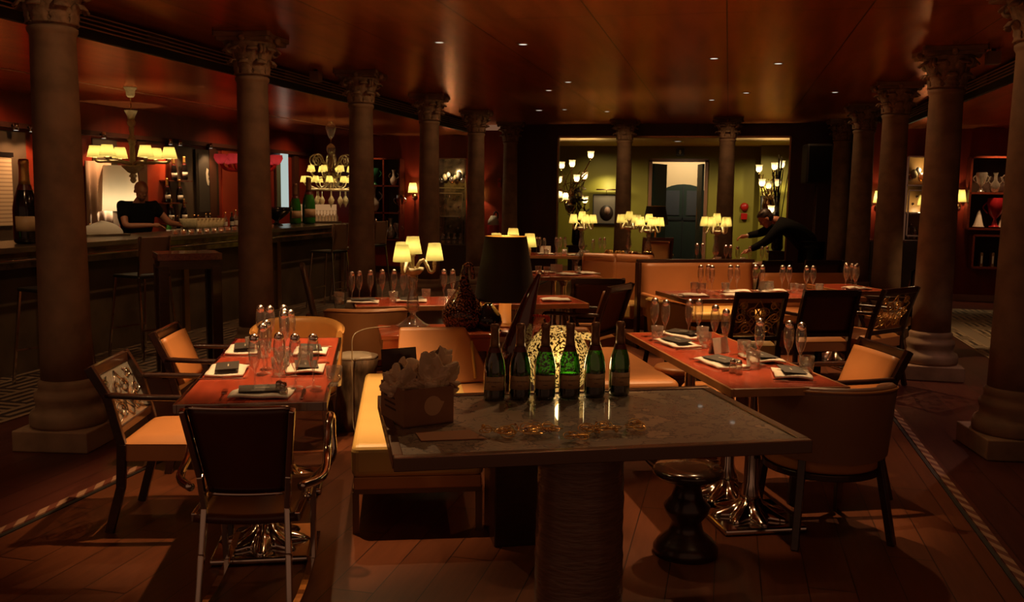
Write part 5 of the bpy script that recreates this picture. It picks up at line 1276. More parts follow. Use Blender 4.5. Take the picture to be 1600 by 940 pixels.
for (x, y, who) in ((-2.5, 12.85, 'at the left on the far glass crowded table'), (-2.05, 12.8, 'before the far left candelabra'), (-1.7, 13.0, 'right of the far left candelabra'), (0.3, 12.05, 'near the waiter on the table he sets'), (1.2, 9.15, 'on the small dark table by the right colonnade')):
    place((x, y), R(15), 0, 0, 0.2, ZT, who, False, False)
# standing napkins / cards
def card_fold(label, x, y, rz, s=1.0, m=NAPKIN, group='folded standing cards'):
    t = thing('folded_card', label, 'folded card', (x, y, ZT), R(rz), group); t.scale = (s,)*3
    b = MB(); b.bar((-0.0, -0.02, 0.0), (0.0, 0.0, 0.075), 0.11, 0.003, up=(0, 1, 0)); b.build('front_leaf', m, t)
    b = MB(); b.bar((0.0, 0.02, 0.0), (0.0, 0.0, 0.075), 0.11, 0.003, up=(0, 1, 0)); b.build('back_leaf', m, t)
card_fold('white folded card standing in the middle of the long right table', -0.02, 5.12, 50, 1.1)
card_fold('white folded card standing on the banquette table', 0.36, 8.62, 25, 1.25)
card_fold('white folded card on the far glass crowded table', -2.55, 13.1, 10, 1.4)
card_fold('white folded card on the small napkin table', -1.8, 9.9, 10, 1.2)

NTH = ['first', 'second', 'third', 'fourth', 'fifth', 'sixth', 'seventh', 'eighth', 'ninth', 'tenth', 'eleventh', 'twelfth']
CL = {'T1': ([(-2.43, 4.5), (-2.37, 4.49), (-2.32, 4.55), (-2.19, 4.30), (-2.19, 4.37), (-2.08, 3.87), (-2.12, 3.98), (-1.96, 3.57), (-1.88, 3.64), (-1.80, 3.63), (-1.725, 3.65), (-2.24, 4.40)], 'silver topped champagne flute on the front left table', 'flutes on the front left table'),
      'T2': ([(-0.41, 5.59), (-0.34, 5.52), (-0.205, 5.60), (-0.15, 5.64), (-0.05, 5.35), (0.01, 5.17), (0.18, 4.82), (0.32, 4.78), (0.375, 4.73)], 'silver topped champagne flute on the long right table', 'flutes on the long right table'),
      'T3': ([(-0.22, 8.4), (-0.155, 8.49), (-0.12, 8.38), (0.04, 8.51), (0.10, 8.53), (0.26, 8.6), (0.32, 8.62), (0.5, 8.69), (0.56, 8.72), (0.71, 8.70), (0.77, 8.74)], 'silver topped champagne flute on the banquette table', 'flutes on the banquette table'),
      'T8': ([(1.10, 9.12), (1.12, 9.32), (1.17, 9.05), (1.16, 9.22), (1.19, 9.14), (1.21, 9.25)], 'silver topped flute in the cluster by the right colonnade', 'flutes clustered by the right colonnade'),
      'BB': ([(-0.38, 12.3), (-0.31, 12.33), (-0.01, 12.08), (0.045, 12.14), (0.13, 11.80), (0.28, 11.9), (0.43, 11.95), (0.49, 12.0)], 'silver topped flute on the table the waiter is setting', 'flutes on the waiter\'s table'),
      'T4': ([(-2.78, 6.72), (-2.72, 6.80), (-2.66, 6.90), (-2.58, 6.95), (-2.47, 6.86), (-2.42, 6.88), (-2.21, 7.10), (-2.145, 7.13), (-1.86, 7.28), (-2.8, 6.62)], 'silver topped flute on the lamp row table', 'flutes on the lamp row table'),
      'F': ([(-2.68, 13.1), (-2.62, 13.02), (-2.40, 13.14), (-2.34, 13.16), (-2.28, 13.19), (-1.78, 13.25), (-1.72, 13.28), (-2.5, 12.75), (-2.3, 12.7), (-1.8, 12.7)], 'silver topped flute on the far glass crowded table', 'flutes on the far glass crowded table')}
ends = {'T1': ['far left pair, left', 'far left pair, right', 'behind the middle', 'middle back, front one', 'middle back, right one', 'middle left, leaning look', 'middle left, rear', 'near row, leftmost', 'near row, second from left', 'near row, third from left', 'near row, rightmost', 'hidden in the middle cluster'],
        'T2': ['far end, leftmost', 'far end, second', 'far end, third of a close pair', 'far end, right of a close pair', 'centre, left of the card', 'centre, before the card', 'alone near the middle', 'right pair, left one', 'right pair, right one']}
for k, (pts, lab, grp) in CL.items():
    for i, (x, y) in enumerate(pts):
        l_ = lab + (', ' + ends[k][i] if k in ends else ', '+NTH[sorted(pts).index((x, y))]+' from the left')
        flute(x, y, ZT, l_, grp)
for (pts, lab, grp) in (([(-1.66, 3.72), (-1.99, 3.85), (-2.06, 4.02), (-2.28, 4.25), (-2.0, 4.15), (-1.93, 4.0), (-2.4, 4.35)], 'clear water glass among the flutes on the front left table', 'water glasses on the front left table'),
        ([(-0.38, 5.45), (-0.12, 5.50), (-0.1, 5.3), (0.11, 5.05), (0.14, 4.98), (0.40, 4.64), (0.15, 4.72)], 'clear water glass on the long right table', 'water glasses on the long right table'),
        ([(-0.2, 8.3), (0.0, 8.42), (0.38, 8.55), (0.6, 8.6), (0.65, 8.52), (0.82, 8.65), (-0.27, 8.36)], 'clear water glass on the banquette table', 'water glasses on the banquette table'),
        ([(-2.88, 6.55), (-2.84, 6.48), (-2.5, 6.72), (-2.12, 7.02), (-2.32, 6.98)], 'clear water glass on the lamp row table', 'water glasses on the lamp row table'),
        ([(-2.2, 12.7), (-1.95, 12.62), (-1.88, 12.66), (-2.45, 12.65), (-0.1, 12.0), (0.2, 12.05)], 'clear water glass on the far tables by the lobby', 'water glasses on the far tables'),
        ([(-1.95, 9.65), (-1.85, 9.6), (-1.55, 9.8)], 'clear stemless glass on the small napkin table', 'water glasses on the napkin table')):
    for i, (x, y) in enumerate(pts): tumbler(x, y, ZT, lab, grp)
# salt and pepper
for i, (x, y, w_) in enumerate(((-1.76, 3.44, 'near end of the front left table'), (-1.79, 3.46, 'near end of the front left table'), (0.05, 4.55, 'near end of the long right table'), (0.08, 4.52, 'near end of the long right table'))):
    if i == 0:
        s0 = thing('salt_shaker', 'x', 'salt shaker'); MB().lathe([(0.016, 0), (0.018, 0.03), (0.013, 0.045)], 16).build('glass_body', GLASST, s0)
        MB().lathe([(0.013, 0.045), (0.015, 0.05), (0.012, 0.062), (1e-4, 0.067)], 16).build('metal_cap', CHROME, s0); o = s0
    else: o = copy_tree(s0)
    o.location = (x, y, ZT); o['label'] = 'small metal capped shaker, '+('left' if i % 2 else 'right')+' one at the '+w_; o['group'] = 'shakers'

# gilt shell ornaments on the far table
for i, (x, y, s) in enumerate(((-1.52, 12.35, 1.0), (-1.38, 12.2, 1.15), (-1.20, 12.12, 1.0), (-1.0, 12.15, 0.9))):
    t = thing('shell_ornament', 'curly brown and gold ornament, number '+['one', 'two', 'three', 'four'][i]+' from the left before the middle candelabras', 'ornament', (x, y, 0.75), i, 'curly gold ornaments')
    b = MB(); rnd = random.Random(i)
    for k in range(9):
        a = rnd.uniform(0, 6.28); u = V((cos(a), sin(a), 0)); b.tube(spath([u*0.02+V((0, 0, 0.01)), u*0.07+V((0, 0, 0.05)), u*0.05+V((0, 0, 0.11)), u*0.02+V((0, 0, 0.08))], 4), 0.014, 6)
    b.build('petals', GOLD if i < 2 else BRASS, t); b = MB(); b.ball((0, 0, 0.045), 0.045*s, 10); b.build('core', AMBER, t)

# ================================================================ CHAMPAGNE
def bottle_proto(name='champagne_bottle', letters=True):
    t = thing(name, 'x', 'champagne bottle')
    MB().lathe([(0.030, 0.006), (0.038, 0.0), (0.043, 0.008), (0.0435, 0.02), (0.0435, 0.115), (0.0425, 0.135), (0.037, 0.165), (0.028, 0.192), (0.0195, 0.215), (0.0165, 0.235), (0.0150, 0.29)], 36).build('bottle_glass', BOTT, t)
    MB().lathe([(0.0405, 0.006), (0.0405, 0.100), (1e-4, 0.101)], 28).build('wine', mat('dark wine', (0.004, 0.008, 0.003), 0.2) if 'dark wine' not in D.materials else D.materials['dark wine'], t)
    MB().lathe([(0.0205, 0.214), (0.0185, 0.232), (0.0170, 0.26), (0.0172, 0.285), (0.0185, 0.288), (0.0185, 0.300), (0.015, 0.308), (1e-4, 0.309)], 28).build('neck_foil', FOILR, t)
    MB().lathe([(0.0275, 0.195), (0.0215, 0.2145)], 28, cap=False).build('neck_seal', SEAL, t)
    b = MB(); b.sheet(lambda u, v: (0.0441*sin(R(-62+124*u)), -0.0441*cos(R(-62+124*u)), 0.045+0.055*v), 20, 2, 0.0005); b.build('label', LABEL, t)
    if letters:
        lb = t.children[-1]
        text('MO\u00cbT', 0.0085, 'neck_lettering', LABELT, t, (0, -0.0178, 0.258), R(90), R(90), 0)
        text('MO\u00cbT & CHANDON', 0.0072, 'label_lettering', LABELT, t, (0, -0.0452, 0.080), R(90), 0, 0)
        text('IMPERIAL', 0.0045, 'label_lettering', LABELT, t, (0, -0.0452, 0.062), R(90), 0, 0)
    return t
BOTT = glass('green champagne glass', (0.13, 0.42, 0.07), refl=0.6, dens=0.0, glint=0.0)
BP = bottle_proto()
bl = ['leftmost of the six on the map table', 'second from the left, before the glowing gourd', 'third from the left, before the glowing gourd', 'fourth from the left on the map table', 'fifth from the left on the map table', 'rightmost of the six on the map table']
for i, (x, y) in enumerate(((-0.89, 3.55), (-0.795, 3.595), (-0.70, 3.635), (-0.605, 3.67), (-0.51, 3.73), (-0.415, 3.79))):
    o = BP if i == 0 else copy_tree(BP)
    o.location = (x, y, 0.7735); o.rotation_euler = (0, 0, R(10+i*2)); o['label'] = 'green champagne bottle with tan label, '+bl[i]; o['group'] = 'six champagne bottles on the map table'
WB = bottle_proto('wall_bottle', False)
GN = D.materials.get('gold foil')
for ch in WB.children:
    if ch.name.startswith('neck_foil'): ch.data = ch.data.copy(); ch.data.materials[0] = GOLD
    if ch.name.startswith('label'): ch.data = ch.data.copy(); ch.data.materials[0] = WHITEC
    if ch.name.startswith('bottle_glass'): ch.data = ch.data.copy(); ch.data.materials[0] = BLACKG
wl = ['top right', 'top left, by the chandelier shade', 'middle left', 'middle right', 'bottom left', 'bottom right']
for i, (y, z) in enumerate(((12.64, 1.76), (12.36, 1.74), (12.18, 1.42), (12.50, 1.41), (12.26, 1.12), (12.60, 1.12))):
    o = WB if i == 0 else copy_tree(WB)
    o.location = (-8.05, y, z-0.02); o.rotation_euler = (0, 0, R(60)); o.scale = (1.15,)*3; o['label'] = 'gold topped bottle on the wall behind the bartender, '+wl[i]; o['group'] = 'bottles on the bar wall'
for i, (y, z) in enumerate(((12.5, 1.72), (12.34, 1.39), (12.43, 1.09))):
    tag(MB().box((-8.1, y, z), (0.16, 0.62, 0.018)).build('wall_shelf', RWOOD), 'thin wooden bottle shelf behind the bartender, '+['top', 'middle', 'bottom'][i], 'shelf', 'bottle shelves')
def magnum(label, x, y, s, grn, z=1.105):
    o = copy_tree(WB); o.name = 'magnum_bottle'; o.location = (x, y, z); o.scale = (s, s, s); o.rotation_euler = (0, 0, R(48)); o['label'] = label; o['group'] = 'magnums on the bar'
    for ch in o.children:
        if grn and ch.name.startswith('bottle_glass'): ch.data = ch.data.copy(); ch.data.materials[0] = BOTTLE
        if grn and ch.name.startswith('neck_foil'): ch.data = ch.data.copy(); ch.data.materials[0] = FOILR
        if ch.name.startswith('label'): ch.data = ch.data.copy(); ch.data.materials[0] = LABEL
magnum('giant dark gold necked bottle on the bar, left of the first column', -6.05, 7.02, 2.4, False)
magnum('large green bottle on the bar end, left one of the pair', -6.30, 12.78, 1.95, True)
magnum('large green bottle on the bar end, right one of the pair with pale neck', -6.14, 12.90, 2.25, True)

# ================================================================ THINGS ON THE MAP TABLE
def gift_box():
    t = thing('cardboard_box', 'small brown cardboard box stuffed with tissue paper on the map table', 'box', (-1.085, 3.16, 0.7735), R(43))
    w_, d_, h = 0.195, 0.215, 0.135
    b = MB()
    b.box((0, 0, 0.003), (w_, d_, 0.006))
    for s in (-1, 1):
        b.box((0, s*(d_/2-0.002), h/2), (w_, 0.004, h)); b.box((s*(w_/2-0.002), 0, h/2), (0.004, d_-0.008, h))
    b.build('box_body', CARD, t, bevel=0.001)
    fl = MB()
    fl.sheet(lambda u, v: (-w_/2+0.01+0.14*u, d_/2-0.0+0.02*v, h+0.11*v), 2, 2, 0.003); fl.build('raised_flap', mat('inside of dark carton', (0.05, 0.018, 0.010), 0.8), t)
    fl = MB(); fl.sheet(lambda u, v: (w_/2+0.03*v, -d_/2+0.03+0.13*u, h-0.02*v*v), 2, 3, 0.003); fl.build('side_flap', CARD, t)
    # printed lines on the left side and the round sticker on the front
    for k in range(4): MB().box((-w_/2-0.0006, 0.03-0.005*k, 0.11-0.02*k), (0.001, 0.10, 0.007)).build('printed_bar', CARDP, t)
    st = MB(); st.prism([(0.034*cos(a), 0.036*sin(a)) for a in [R(25+k*310/24) for k in range(25)]]+[(0.045, 0.012)], 0, 0.001, Matrix.Rotation(pi/2, 3, 'X'), (0.015, -d_/2-0.0004, 0.07)); st.build('pale_sticker', mat('pale sticker', (0.55, 0.33, 0.18), 0.6), t)
    return t
gb = gift_box()
def tissue(label, off, seed, sc):
    rnd = random.Random(seed); ph = [rnd.uniform(0, 6) for _ in range(6)]
    from mathutils import noise as NZ
    def f(u, v):
        a = 2*pi*u; th = pi*(0.08+0.80*v); q = V((sin(th)*cos(a), sin(th)*sin(a), cos(th)))
        d = 1+0.60*NZ.noise(q*1.9+V((seed*3.1, 0, 0)))+0.34*abs(NZ.noise(q*3.6+V((0, seed, 0))))+0.05*NZ.noise(q*9)
        return tuple(V((q.x*1.15, q.y*0.8, q.z*0.95+0.5))*sc*1.15*d)
    def f_old(u, v):
        a = 2*pi*u; r = sc*(0.15+0.85*v)
        k = 1+0.28*sin(3*a+ph[0])+0.18*sin(5*a+ph[1]+4*v)+0.10*sin(11*a+ph[2])
        z = sc*(0.15+1.25*v**1.3+0.35*sin(4*a+ph[3])*v+0.2*sin(9*a+ph[4])*v)
        return (r*k*cos(a)*0.95, r*k*sin(a)*0.75, z)
    b = MB(); b.sheet(f, 72, 30, 0.0, smooth=False)
    o = b.build('tissue_paper', TISSUE); o.rotation_euler = (0, 0, R(30)); tag(o, label, 'tissue paper', 'tissue paper in the box')
    x, y = rot(off[0], off[1], R(27)); o.location = (-1.085+x, 3.16+y, 0.7735+0.115)
tissue('crumpled cream tissue paper bunched high at the right of the small box', (0.055, 0.0), 1, 0.066)
tissue('crumpled cream tissue paper spilling at the left of the small box', (-0.06, -0.01), 2, 0.048)
o = MB(); o.prism([(-0.105, -0.055), (0.115, -0.055), (0.075, 0.06), (-0.115, 0.055)], 0, 0.003); o = o.build('cardboard_sheet', mat('kraft card', (0.36, 0.16, 0.07), 0.75)); tag(o, 'loose flat piece of brown cardboard lying before the box', 'cardboard sheet'); o.location = (-0.895, 2.96, 0.774); o.rotation_euler = (0, 0, R(24))
def tinsel(label, x, y, seed, wd, dense=26):
    t = thing('wire_wreath', label, 'decoration', (x, y, 0.774), R(24), 'glittering gold wire decorations')
    rnd = random.Random(seed); b = MB()
    for k in range(dense):
        cx_ = rnd.uniform(-wd, wd); cy_ = rnd.uniform(-0.035, 0.035); r_ = rnd.uniform(0.012, 0.028); tl = rnd.uniform(-0.9, 0.9)
        pts = [(cx_+r_*cos(a), cy_+r_*sin(a)*cos(tl), 0.022+r_*0.8*sin(a)*sin(tl)) for a in [2*pi*q/14 for q in range(14)]]
        b.tube(pts, 0.0016, 4, closed=True)
    b.build('gold_wire', GOLD, t)
    for k in range(dense//2):
        MB().ball((rnd.uniform(-wd, wd), rnd.uniform(-0.04, 0.04), 0.012+rnd.uniform(0, 0.02)), rnd.uniform(0.004, 0.008), 8).build('bead', CHROME if k % 2 else GOLD, t)
tinsel('tangle of gold wire and beads, left one before the bottles', -0.66, 3.03, 3, 0.13, 34)
tinsel('tangle of gold wire and beads at the right, near the table edge', -0.36, 3.16, 4, 0.11, 26)
tinsel('small stray gold bead cluster right of the wire tangles', -0.46, 3.0, 6, 0.03, 6)

# ================================================================ BAR
bar = thing('bar_counter', 'long bar counter with metal edged top and stone front along the left', 'bar counter', (0, 0, 0))
MB().box((-6.15, 6.9, 1.075), (0.80, 13.8, 0.05)).build('counter_top', STEEL, bar, bevel=0.006)
MB().box((-6.15, 6.9, 0.985), (0.76, 13.76, 0.13)).build('mirrored_fascia', mat('mirrored band', (0.35, 0.27, 0.17), 0.12, 0.9, noise=0.6, nscale=9), bar)
MB().box((-6.20, 6.9, 0.46), (0.60, 13.7, 0.92)).build('bar_front', BARFRONT, bar)
for y in (2.6, 4.8, 7.0, 9.2, 11.4, 13.5): MB().box((-5.885, y, 0.46), (0.04, 0.10, 0.92)).build('front_post', BRASS, bar)
b = MB(); b.tube([(-5.72, 0.5, 0.99), (-5.72, 13.75, 0.99)], 0.012, 8); b.build('edge_rail', CHROME, bar)
bc = thing('back_counter', 'low back counter behind the bartender', 'back counter', (-7.9, 0, 0))
MB().box((0, 9.5, 0.88), (0.5, 12, 0.04)).build('counter_top', DWOOD, bc); MB().box((0, 9.5, 0.43), (0.46, 12, 0.86)).build('cabinet', DWOOD, bc)
# row of small amber glasses on the bar
q0 = thing('shot_glass', 'x', 'shot glass')
MB().lathe([(0.018, 0), (0.022, 0.05), (0.021, 0.05), (0.016, 0.004)], 12, cap=False).build('glass', AMBER, q0)
MB().lathe([(0.016, 0.004), (0.019, 0.028), (1e-4, 0.028)], 12).build('drink', mat('amber drink', (0.6, 0.25, 0.06), 0.2), q0)
n = 0
for i in range(30):
    o = q0 if n == 0 else copy_tree(q0); n += 1
    o.location = (-5.86-0.05*(i % 2), 9.0+i*0.078, 1.10); o['label'] = 'small amber glass in the double row along the bar edge'; o['group'] = 'amber glasses along the bar edge'
    o.scale = (1.5, 1.5, 1.0)
# ice tray with bottles, cloth pile, bowl
t = thing('glass_tray', 'pale ribbed glass bottle tray on the bar right of the bartender', 'tray', (-6.35, 10.35, 1.10), R(80))
b = MB(); b.sheet(lambda u, v: ((u-0.5)*(0.44+0.10*v), -0.11-0.02*v, 0.14*v), 20, 2, 0.008); b.sheet(lambda u, v: ((0.5-u)*(0.44+0.10*v), 0.11+0.02*v, 0.14*v), 20, 2, 0.008)
b.sheet(lambda u, v: (-0.22-0.05*v, (0.5-u)*(0.22+0.04*v), 0.14*v), 10, 2, 0.008); b.sheet(lambda u, v: (0.22+0.05*v, (u-0.5)*(0.22+0.04*v), 0.14*v), 10, 2, 0.008); b.box((0, 0, 0.005), (0.44, 0.22, 0.01)); b.build('tray_body', MILK, t)
for k in range(8): MB().ball((-0.24+0.068*k, -0.14, 0.135), 0.014, 8).build('rim_bead', GLASST, t)
t = thing('cloth_pile', 'heap of white cloth on the bar left of the bartender', 'cloth', (-6.45, 8.55, 1.10), R(60))
b = MB(); b.sheet(lambda u, v: (0.24*cos(2*pi*u)*cos(v*pi/2)*(1+0.06*sin(8*pi*u)), 0.15*sin(2*pi*u)*cos(v*pi/2), 0.12*sin(v*pi/2)*(1+0.15*sin(3*u*pi))+0.02), 32, 10); b.build('folded_cloth', WHITEC, t)
b = MB(); b.box((0, 0, 0.012), (0.50, 0.30, 0.022)); b.build('tray', STEEL, t, bevel=0.004)
t = thing('serving_bowl', 'wide black footed bowl on the bar behind the second column', 'bowl', (-6.28, 12.15, 1.10))
MB().lathe([(0.09, 0), (0.08, 0.015), (0.03, 0.04), (0.03, 0.07), (0.10, 0.12), (0.19, 0.20), (0.22, 0.26), (0.21, 0.26), (0.17, 0.20), (0.05, 0.10), (1e-4, 0.09)], 32).build('bowl_body', BLACKG, t)
t = thing('glass_rack', 'lit rack of upturned glasses at the end of the bar', 'glass rack', (-6.22, 13.42, 1.10), R(40))
MB().box((0, 0.10, 0.16), (0.62, 0.02, 0.26)).build('lit_back', E_ORANGE, t)
MB().box((0, 0, 0.015), (0.66, 0.24, 0.03)).build('tray', STEEL, t)
for k in range(12): MB().lathe([(0.030, 0.03), (0.034, 0.10), (0.012, 0.14), (0.005, 0.15), (0.005, 0.19), (0.03, 0.2)], 12, c=(-0.28+0.051*k, 0.02, 0), cap=False).build('upturned_glass', GLASST, t)
# clutter of bottles and jars on the back counter / bar
rnd = random.Random(11)
jb = thing('liquor_bottle', 'x', 'bottle')
MB().lathe([(0.035, 0), (0.036, 0.14), (0.03, 0.17), (0.012, 0.20), (0.012, 0.26)], 16).build('bottle_glass', AMBER, jb); MB().lathe([(0.014, 0.25), (0.014, 0.28), (1e-4, 0.28)], 12).build('cap', BRASS, jb); MB().lathe([(0.0365, 0.04), (0.0365, 0.11)], 16, cap=False).build('label', WHITEC, jb)
mats_ = [AMBER, BLACKG, GLASST, BOTTLE]
vers = []
for m_ in mats_:
    c = copy_tree(jb) if vers else jb
    for ch in c.children:
        if ch.name.startswith('bottle_glass'): ch.data = ch.data.copy(); ch.data.materials[0] = m_
    vers.append(c)
spots_ = [(-6.42, 11.0+0.13*k+0.03*(k % 2), 1.10, 0.72) for k in range(7)] + [(-7.85, 11.9+0.11*k, 0.90, 1.0) for k in range(11)] + [(-7.85, 9.6+0.12*k, 0.90, 1.0) for k in range(6)]
for i, (x, y, z, s) in enumerate(spots_):
    src = vers[i % 4]
    o = src if i < 4 else copy_tree(src)
    o.location = (x, y, z); o.scale = (s*rnd.uniform(0.9, 1.2),)*3
    o['label'] = ['amber', 'black', 'clear', 'green'][i % 4]+' glass bottle, '+((NTH[i]+' from the left among the small ones on the bar') if i < 7 else (('number %s along the back counter, ' % (NTH+['thirteenth', 'fourteenth', 'fifteenth', 'sixteenth', 'seventeenth'])[i-7])+('behind the lit tray' if i < 18 else 'left of the bartender'))); o['group'] = 'liquor bottles behind the bar'
# tall bright panel, posters
tag(MB().box((-8.16, 16.12, 1.76), (0.03, 0.26, 1.05)).build('light_panel', E_WHITE), 'narrow bright white vertical light panel on the bar wall', 'light panel')
tag(MB().box((-8.17, 15.88, 1.70), (0.03, 0.16, 0.92)).build('mirror_strip', mat('greenish mirror', (0.35, 0.45, 0.33), 0.15, 0.6)), 'narrow greenish mirror strip left of the white light panel', 'mirror')
t = thing('portrait_print', 'dark framed portrait print of a half lit face on the bar wall', 'picture', (-8.17, 13.45, 1.70), R(-90))
MB().box((0, 0, 0), (0.66, 0.04, 1.05)).build('frame', mat('grey steel frame', (0.06, 0.045, 0.035), 0.3, 0.7), t)
MB().box((0, 0.022, 0), (0.52, 0.004, 0.92)).build('print', mat('charcoal print', (0.035, 0.028, 0.022), 0.6), t)
b = MB(); b.prism([(-0.02, 0.16), (0.03, 0.19), (0.06, 0.10), (0.05, 0.0), (0.02, -0.08), (-0.02, -0.09), (-0.04, -0.02), (-0.01, 0.02), (-0.03, 0.05), (0.0, 0.09)], 0, 0.003, Matrix.Rotation(R(90), 3, 'X') , (0, 0.027, 0.05)); b.build('pale_profile', PRINT, t)
t = thing('shutter_print', 'pale striped panel on the bar wall at the far left edge', 'panel', (-8.17, 9.0, 1.55), R(-90))
MB().box((0, 0, 0), (0.55, 0.03, 0.80)).build('panel_face', STRIPED, t); MB().box((0, 0, 0.42), (0.6, 0.05, 0.05)).build('top_rail', BLACKG, t)
t = thing('pale_curtain', 'tall pale curtain panel behind the white lampshade', 'curtain', (-8.14, 10.78, 0), R(-90))
b = MB(); b.sheet(lambda u, v: (-0.26+0.52*u, 0.02*sin(u*22), 1.10+0.85*v), 40, 2, 0.006); b.build('drape', mat('pale pink drape', (0.42, 0.26, 0.18), 0.8), t)
t = thing('torch', 'dark torch with a lime green glowing band on the bar at far left', 'torch', (-6.3, 6.3, 1.12), R(30))
MB().lathe([(0.03, -0.15), (0.03, 0.1), (0.045, 0.14), (0.045, 0.2)], 16, M=Matrix.Rotation(R(80), 3, 'Y'), c=(0, 0, 0.03)).build('body', BLACK, t)
MB().box((0.10, 0, 0.04), (0.06, 0.07, 0.05), M=Matrix.Rotation(R(20), 3, 'Y')).build('glowing_band', E_TORCH, t)
b = MB(); b.sheet(lambda u, v: (0.30*cos(2*pi*u)*cos(v*pi/2), 0.20*sin(2*pi*u)*cos(v*pi/2), 0.20*sin(v*pi/2)), 20, 8)
t = thing('dark_bag', 'black bag heaped on the bar at the far left edge', 'bag', (-6.35, 5.95, 1.10), R(30)); b.build('bag_body', CLOTHB, t); b = MB(); b.tube(spath([(-0.1, 0, 0.18), (-0.05, 0, 0.27), (0.05, 0, 0.27), (0.1, 0, 0.18)]), 0.01, 6); b.build('handle', CLOTHB, t)

# ================================================================ WALL CABINETS
def shelf_unit(label, loc, w_, h, nx, nz, back, rz=0, items=None, fr=RWOOD):
    t = thing('display_shelf', label, 'display shelf', loc, R(rz), 'wall display shelves')
    MB().box((0, 0, h/2), (w_, 0.02, h)).build('back_panel', back, t)
    f = MB()
    for k in range(nx+1): f.box((-w_/2+w_*k/nx, -0.13, h/2), (0.03, 0.26, h))
    for k in range(nz+1): f.box((0, -0.13, h*k/nz), (w_, 0.26, 0.03))
    f.build('shelf_frame', fr, t)
    return t
BK = mat('dark niche', (0.03, 0.012, 0.008), 0.5)
shelf_unit('red shelf unit with glassware left of the wall sconce', (-6.77, 17.46, 0.66), 1.0, 1.58, 3, 3, BK)
spot(-6.85, 16.9, 2.68, 10, 70, 0.6, tx=-6.85, ty=17.4, tz=1.3)
shelf_unit('dark shelf unit with glassware in the right wing', (4.05, 15.86, 1.15), 0.85, 1.1, 1, 2, BK)
shelf_unit('low dark bookshelf in the right wing', (4.15, 15.86, 0.55), 0.85, 0.5, 2, 1, BK)
spot(4.0, 15.2, 2.68, 14, 60, 0.6, tx=4.0, ty=15.8, tz=1.3)
def vessel(name, label, loc, m, s=1.0, kind=0, group=None, cat='glass vase'):
    t = thing(name, label, cat, loc, 0, group); t.scale = (s,)*3
    pr = [[(0.05, 0), (0.03, 0.02), (0.015, 0.08), (0.06, 0.14), (0.085, 0.24), (0.08, 0.30)], [(0.04, 0), (0.07, 0.05), (0.08, 0.12), (0.03, 0.2), (0.025, 0.28), (0.045, 0.33)], [(0.10, 0), (0.07, 0.1), (0.04, 0.24), (0.015, 0.33)]][kind]
    MB().lathe(pr, 20, cap=False).build('body', m, t); MB().lathe([(pr[0][0]*1.1, 0), (pr[0][0]*1.1, 0.01), (1e-4, 0.012)], 16).build('foot', m, t)
    if kind != 2:
        for sg in (-1, 1): MB().tube(spath([(sg*0.07, 0, 0.14), (sg*0.12, 0, 0.2), (sg*0.075, 0, 0.26)]), 0.008, 6).build('handle', m, t)
PALEG = mat('pale pink glass', (0.55, 0.30, 0.26), 0.15); GRG = mat('green glass', (0.02, 0.12, 0.06), 0.1); REDG = mat('ruby glass', (0.45, 0.02, 0.03), 0.12); WHG = mat('white glass', (0.7, 0.62, 0.55), 0.15)
for i, (x, z, m_, s, k, lb) in enumerate(((-6.82, 1.73, GRG, 1.1, 0, 'green, top left niche'), (-6.95, 1.73, PALEG, 0.9, 1, 'pink, top left niche'), (-6.43, 1.73, WHG, 0.9, 1, 'silver white, top right niche'), (-6.85, 1.21, WHG, 1.5, 1, 'large pale pink, middle left niche'), (-6.30, 1.21, CHROME, 1.1, 0, 'silver, middle right niche'), (-6.80, 0.69, CHROME, 1.2, 2, 'silver, lower left niche'), (-6.5, 0.69, GLASST, 1.2, 1, 'clear, lower middle niche'), (-6.35, 0.69, GLASST, 1.0, 0, 'clear, lower right niche'))):
    vessel('glass_vase', 'glass vase, '+lb+' of the red shelf unit', (x, 17.32, z), m_, s, k, 'vases in the red shelf unit')
for i, (x, z, m_, s, k, lb) in enumerate(((3.80, 1.72, GLASST, 1.0, 0, 'clear, top shelf left'), (4.0, 1.72, GLASST, 0.9, 1, 'clear, top shelf middle'), (4.2, 1.72, AMBER, 1.0, 1, 'amber, top shelf right'), (3.80, 1.18, WHG, 0.8, 2, 'white cone, lower shelf left'), (4.03, 1.18, REDG, 1.5, 0, 'large ruby with handles, lower shelf'), (4.18, 1.18, WHG, 1.1, 2, 'white cone, lower shelf right'), (4.35, 1.18, REDG, 1.0, 1, 'ruby, lower shelf far right'))):
    vessel('glass_vase', 'glass vase, '+lb+' in the right wing unit', (x, 15.72, z), m_, s, k, 'vases in the right wing shelf')
for i in range(5):
    t = thing('book', 'upright pale spined book, '+NTH[i]+' from the left in the low right wing shelf', 'book', (3.86+0.16*i, 15.70, 0.565), 0, 'books in the right wing'); MB().box((0, 0, 0.11), (0.035, 0.15, 0.22)).build('cover', mat('book cloth %d' % i, (0.14, 0.07, 0.04), 0.7), t); MB().box((0, -0.076, 0.11), (0.02, 0.002, 0.12)).build('spine_label', PRINT, t)
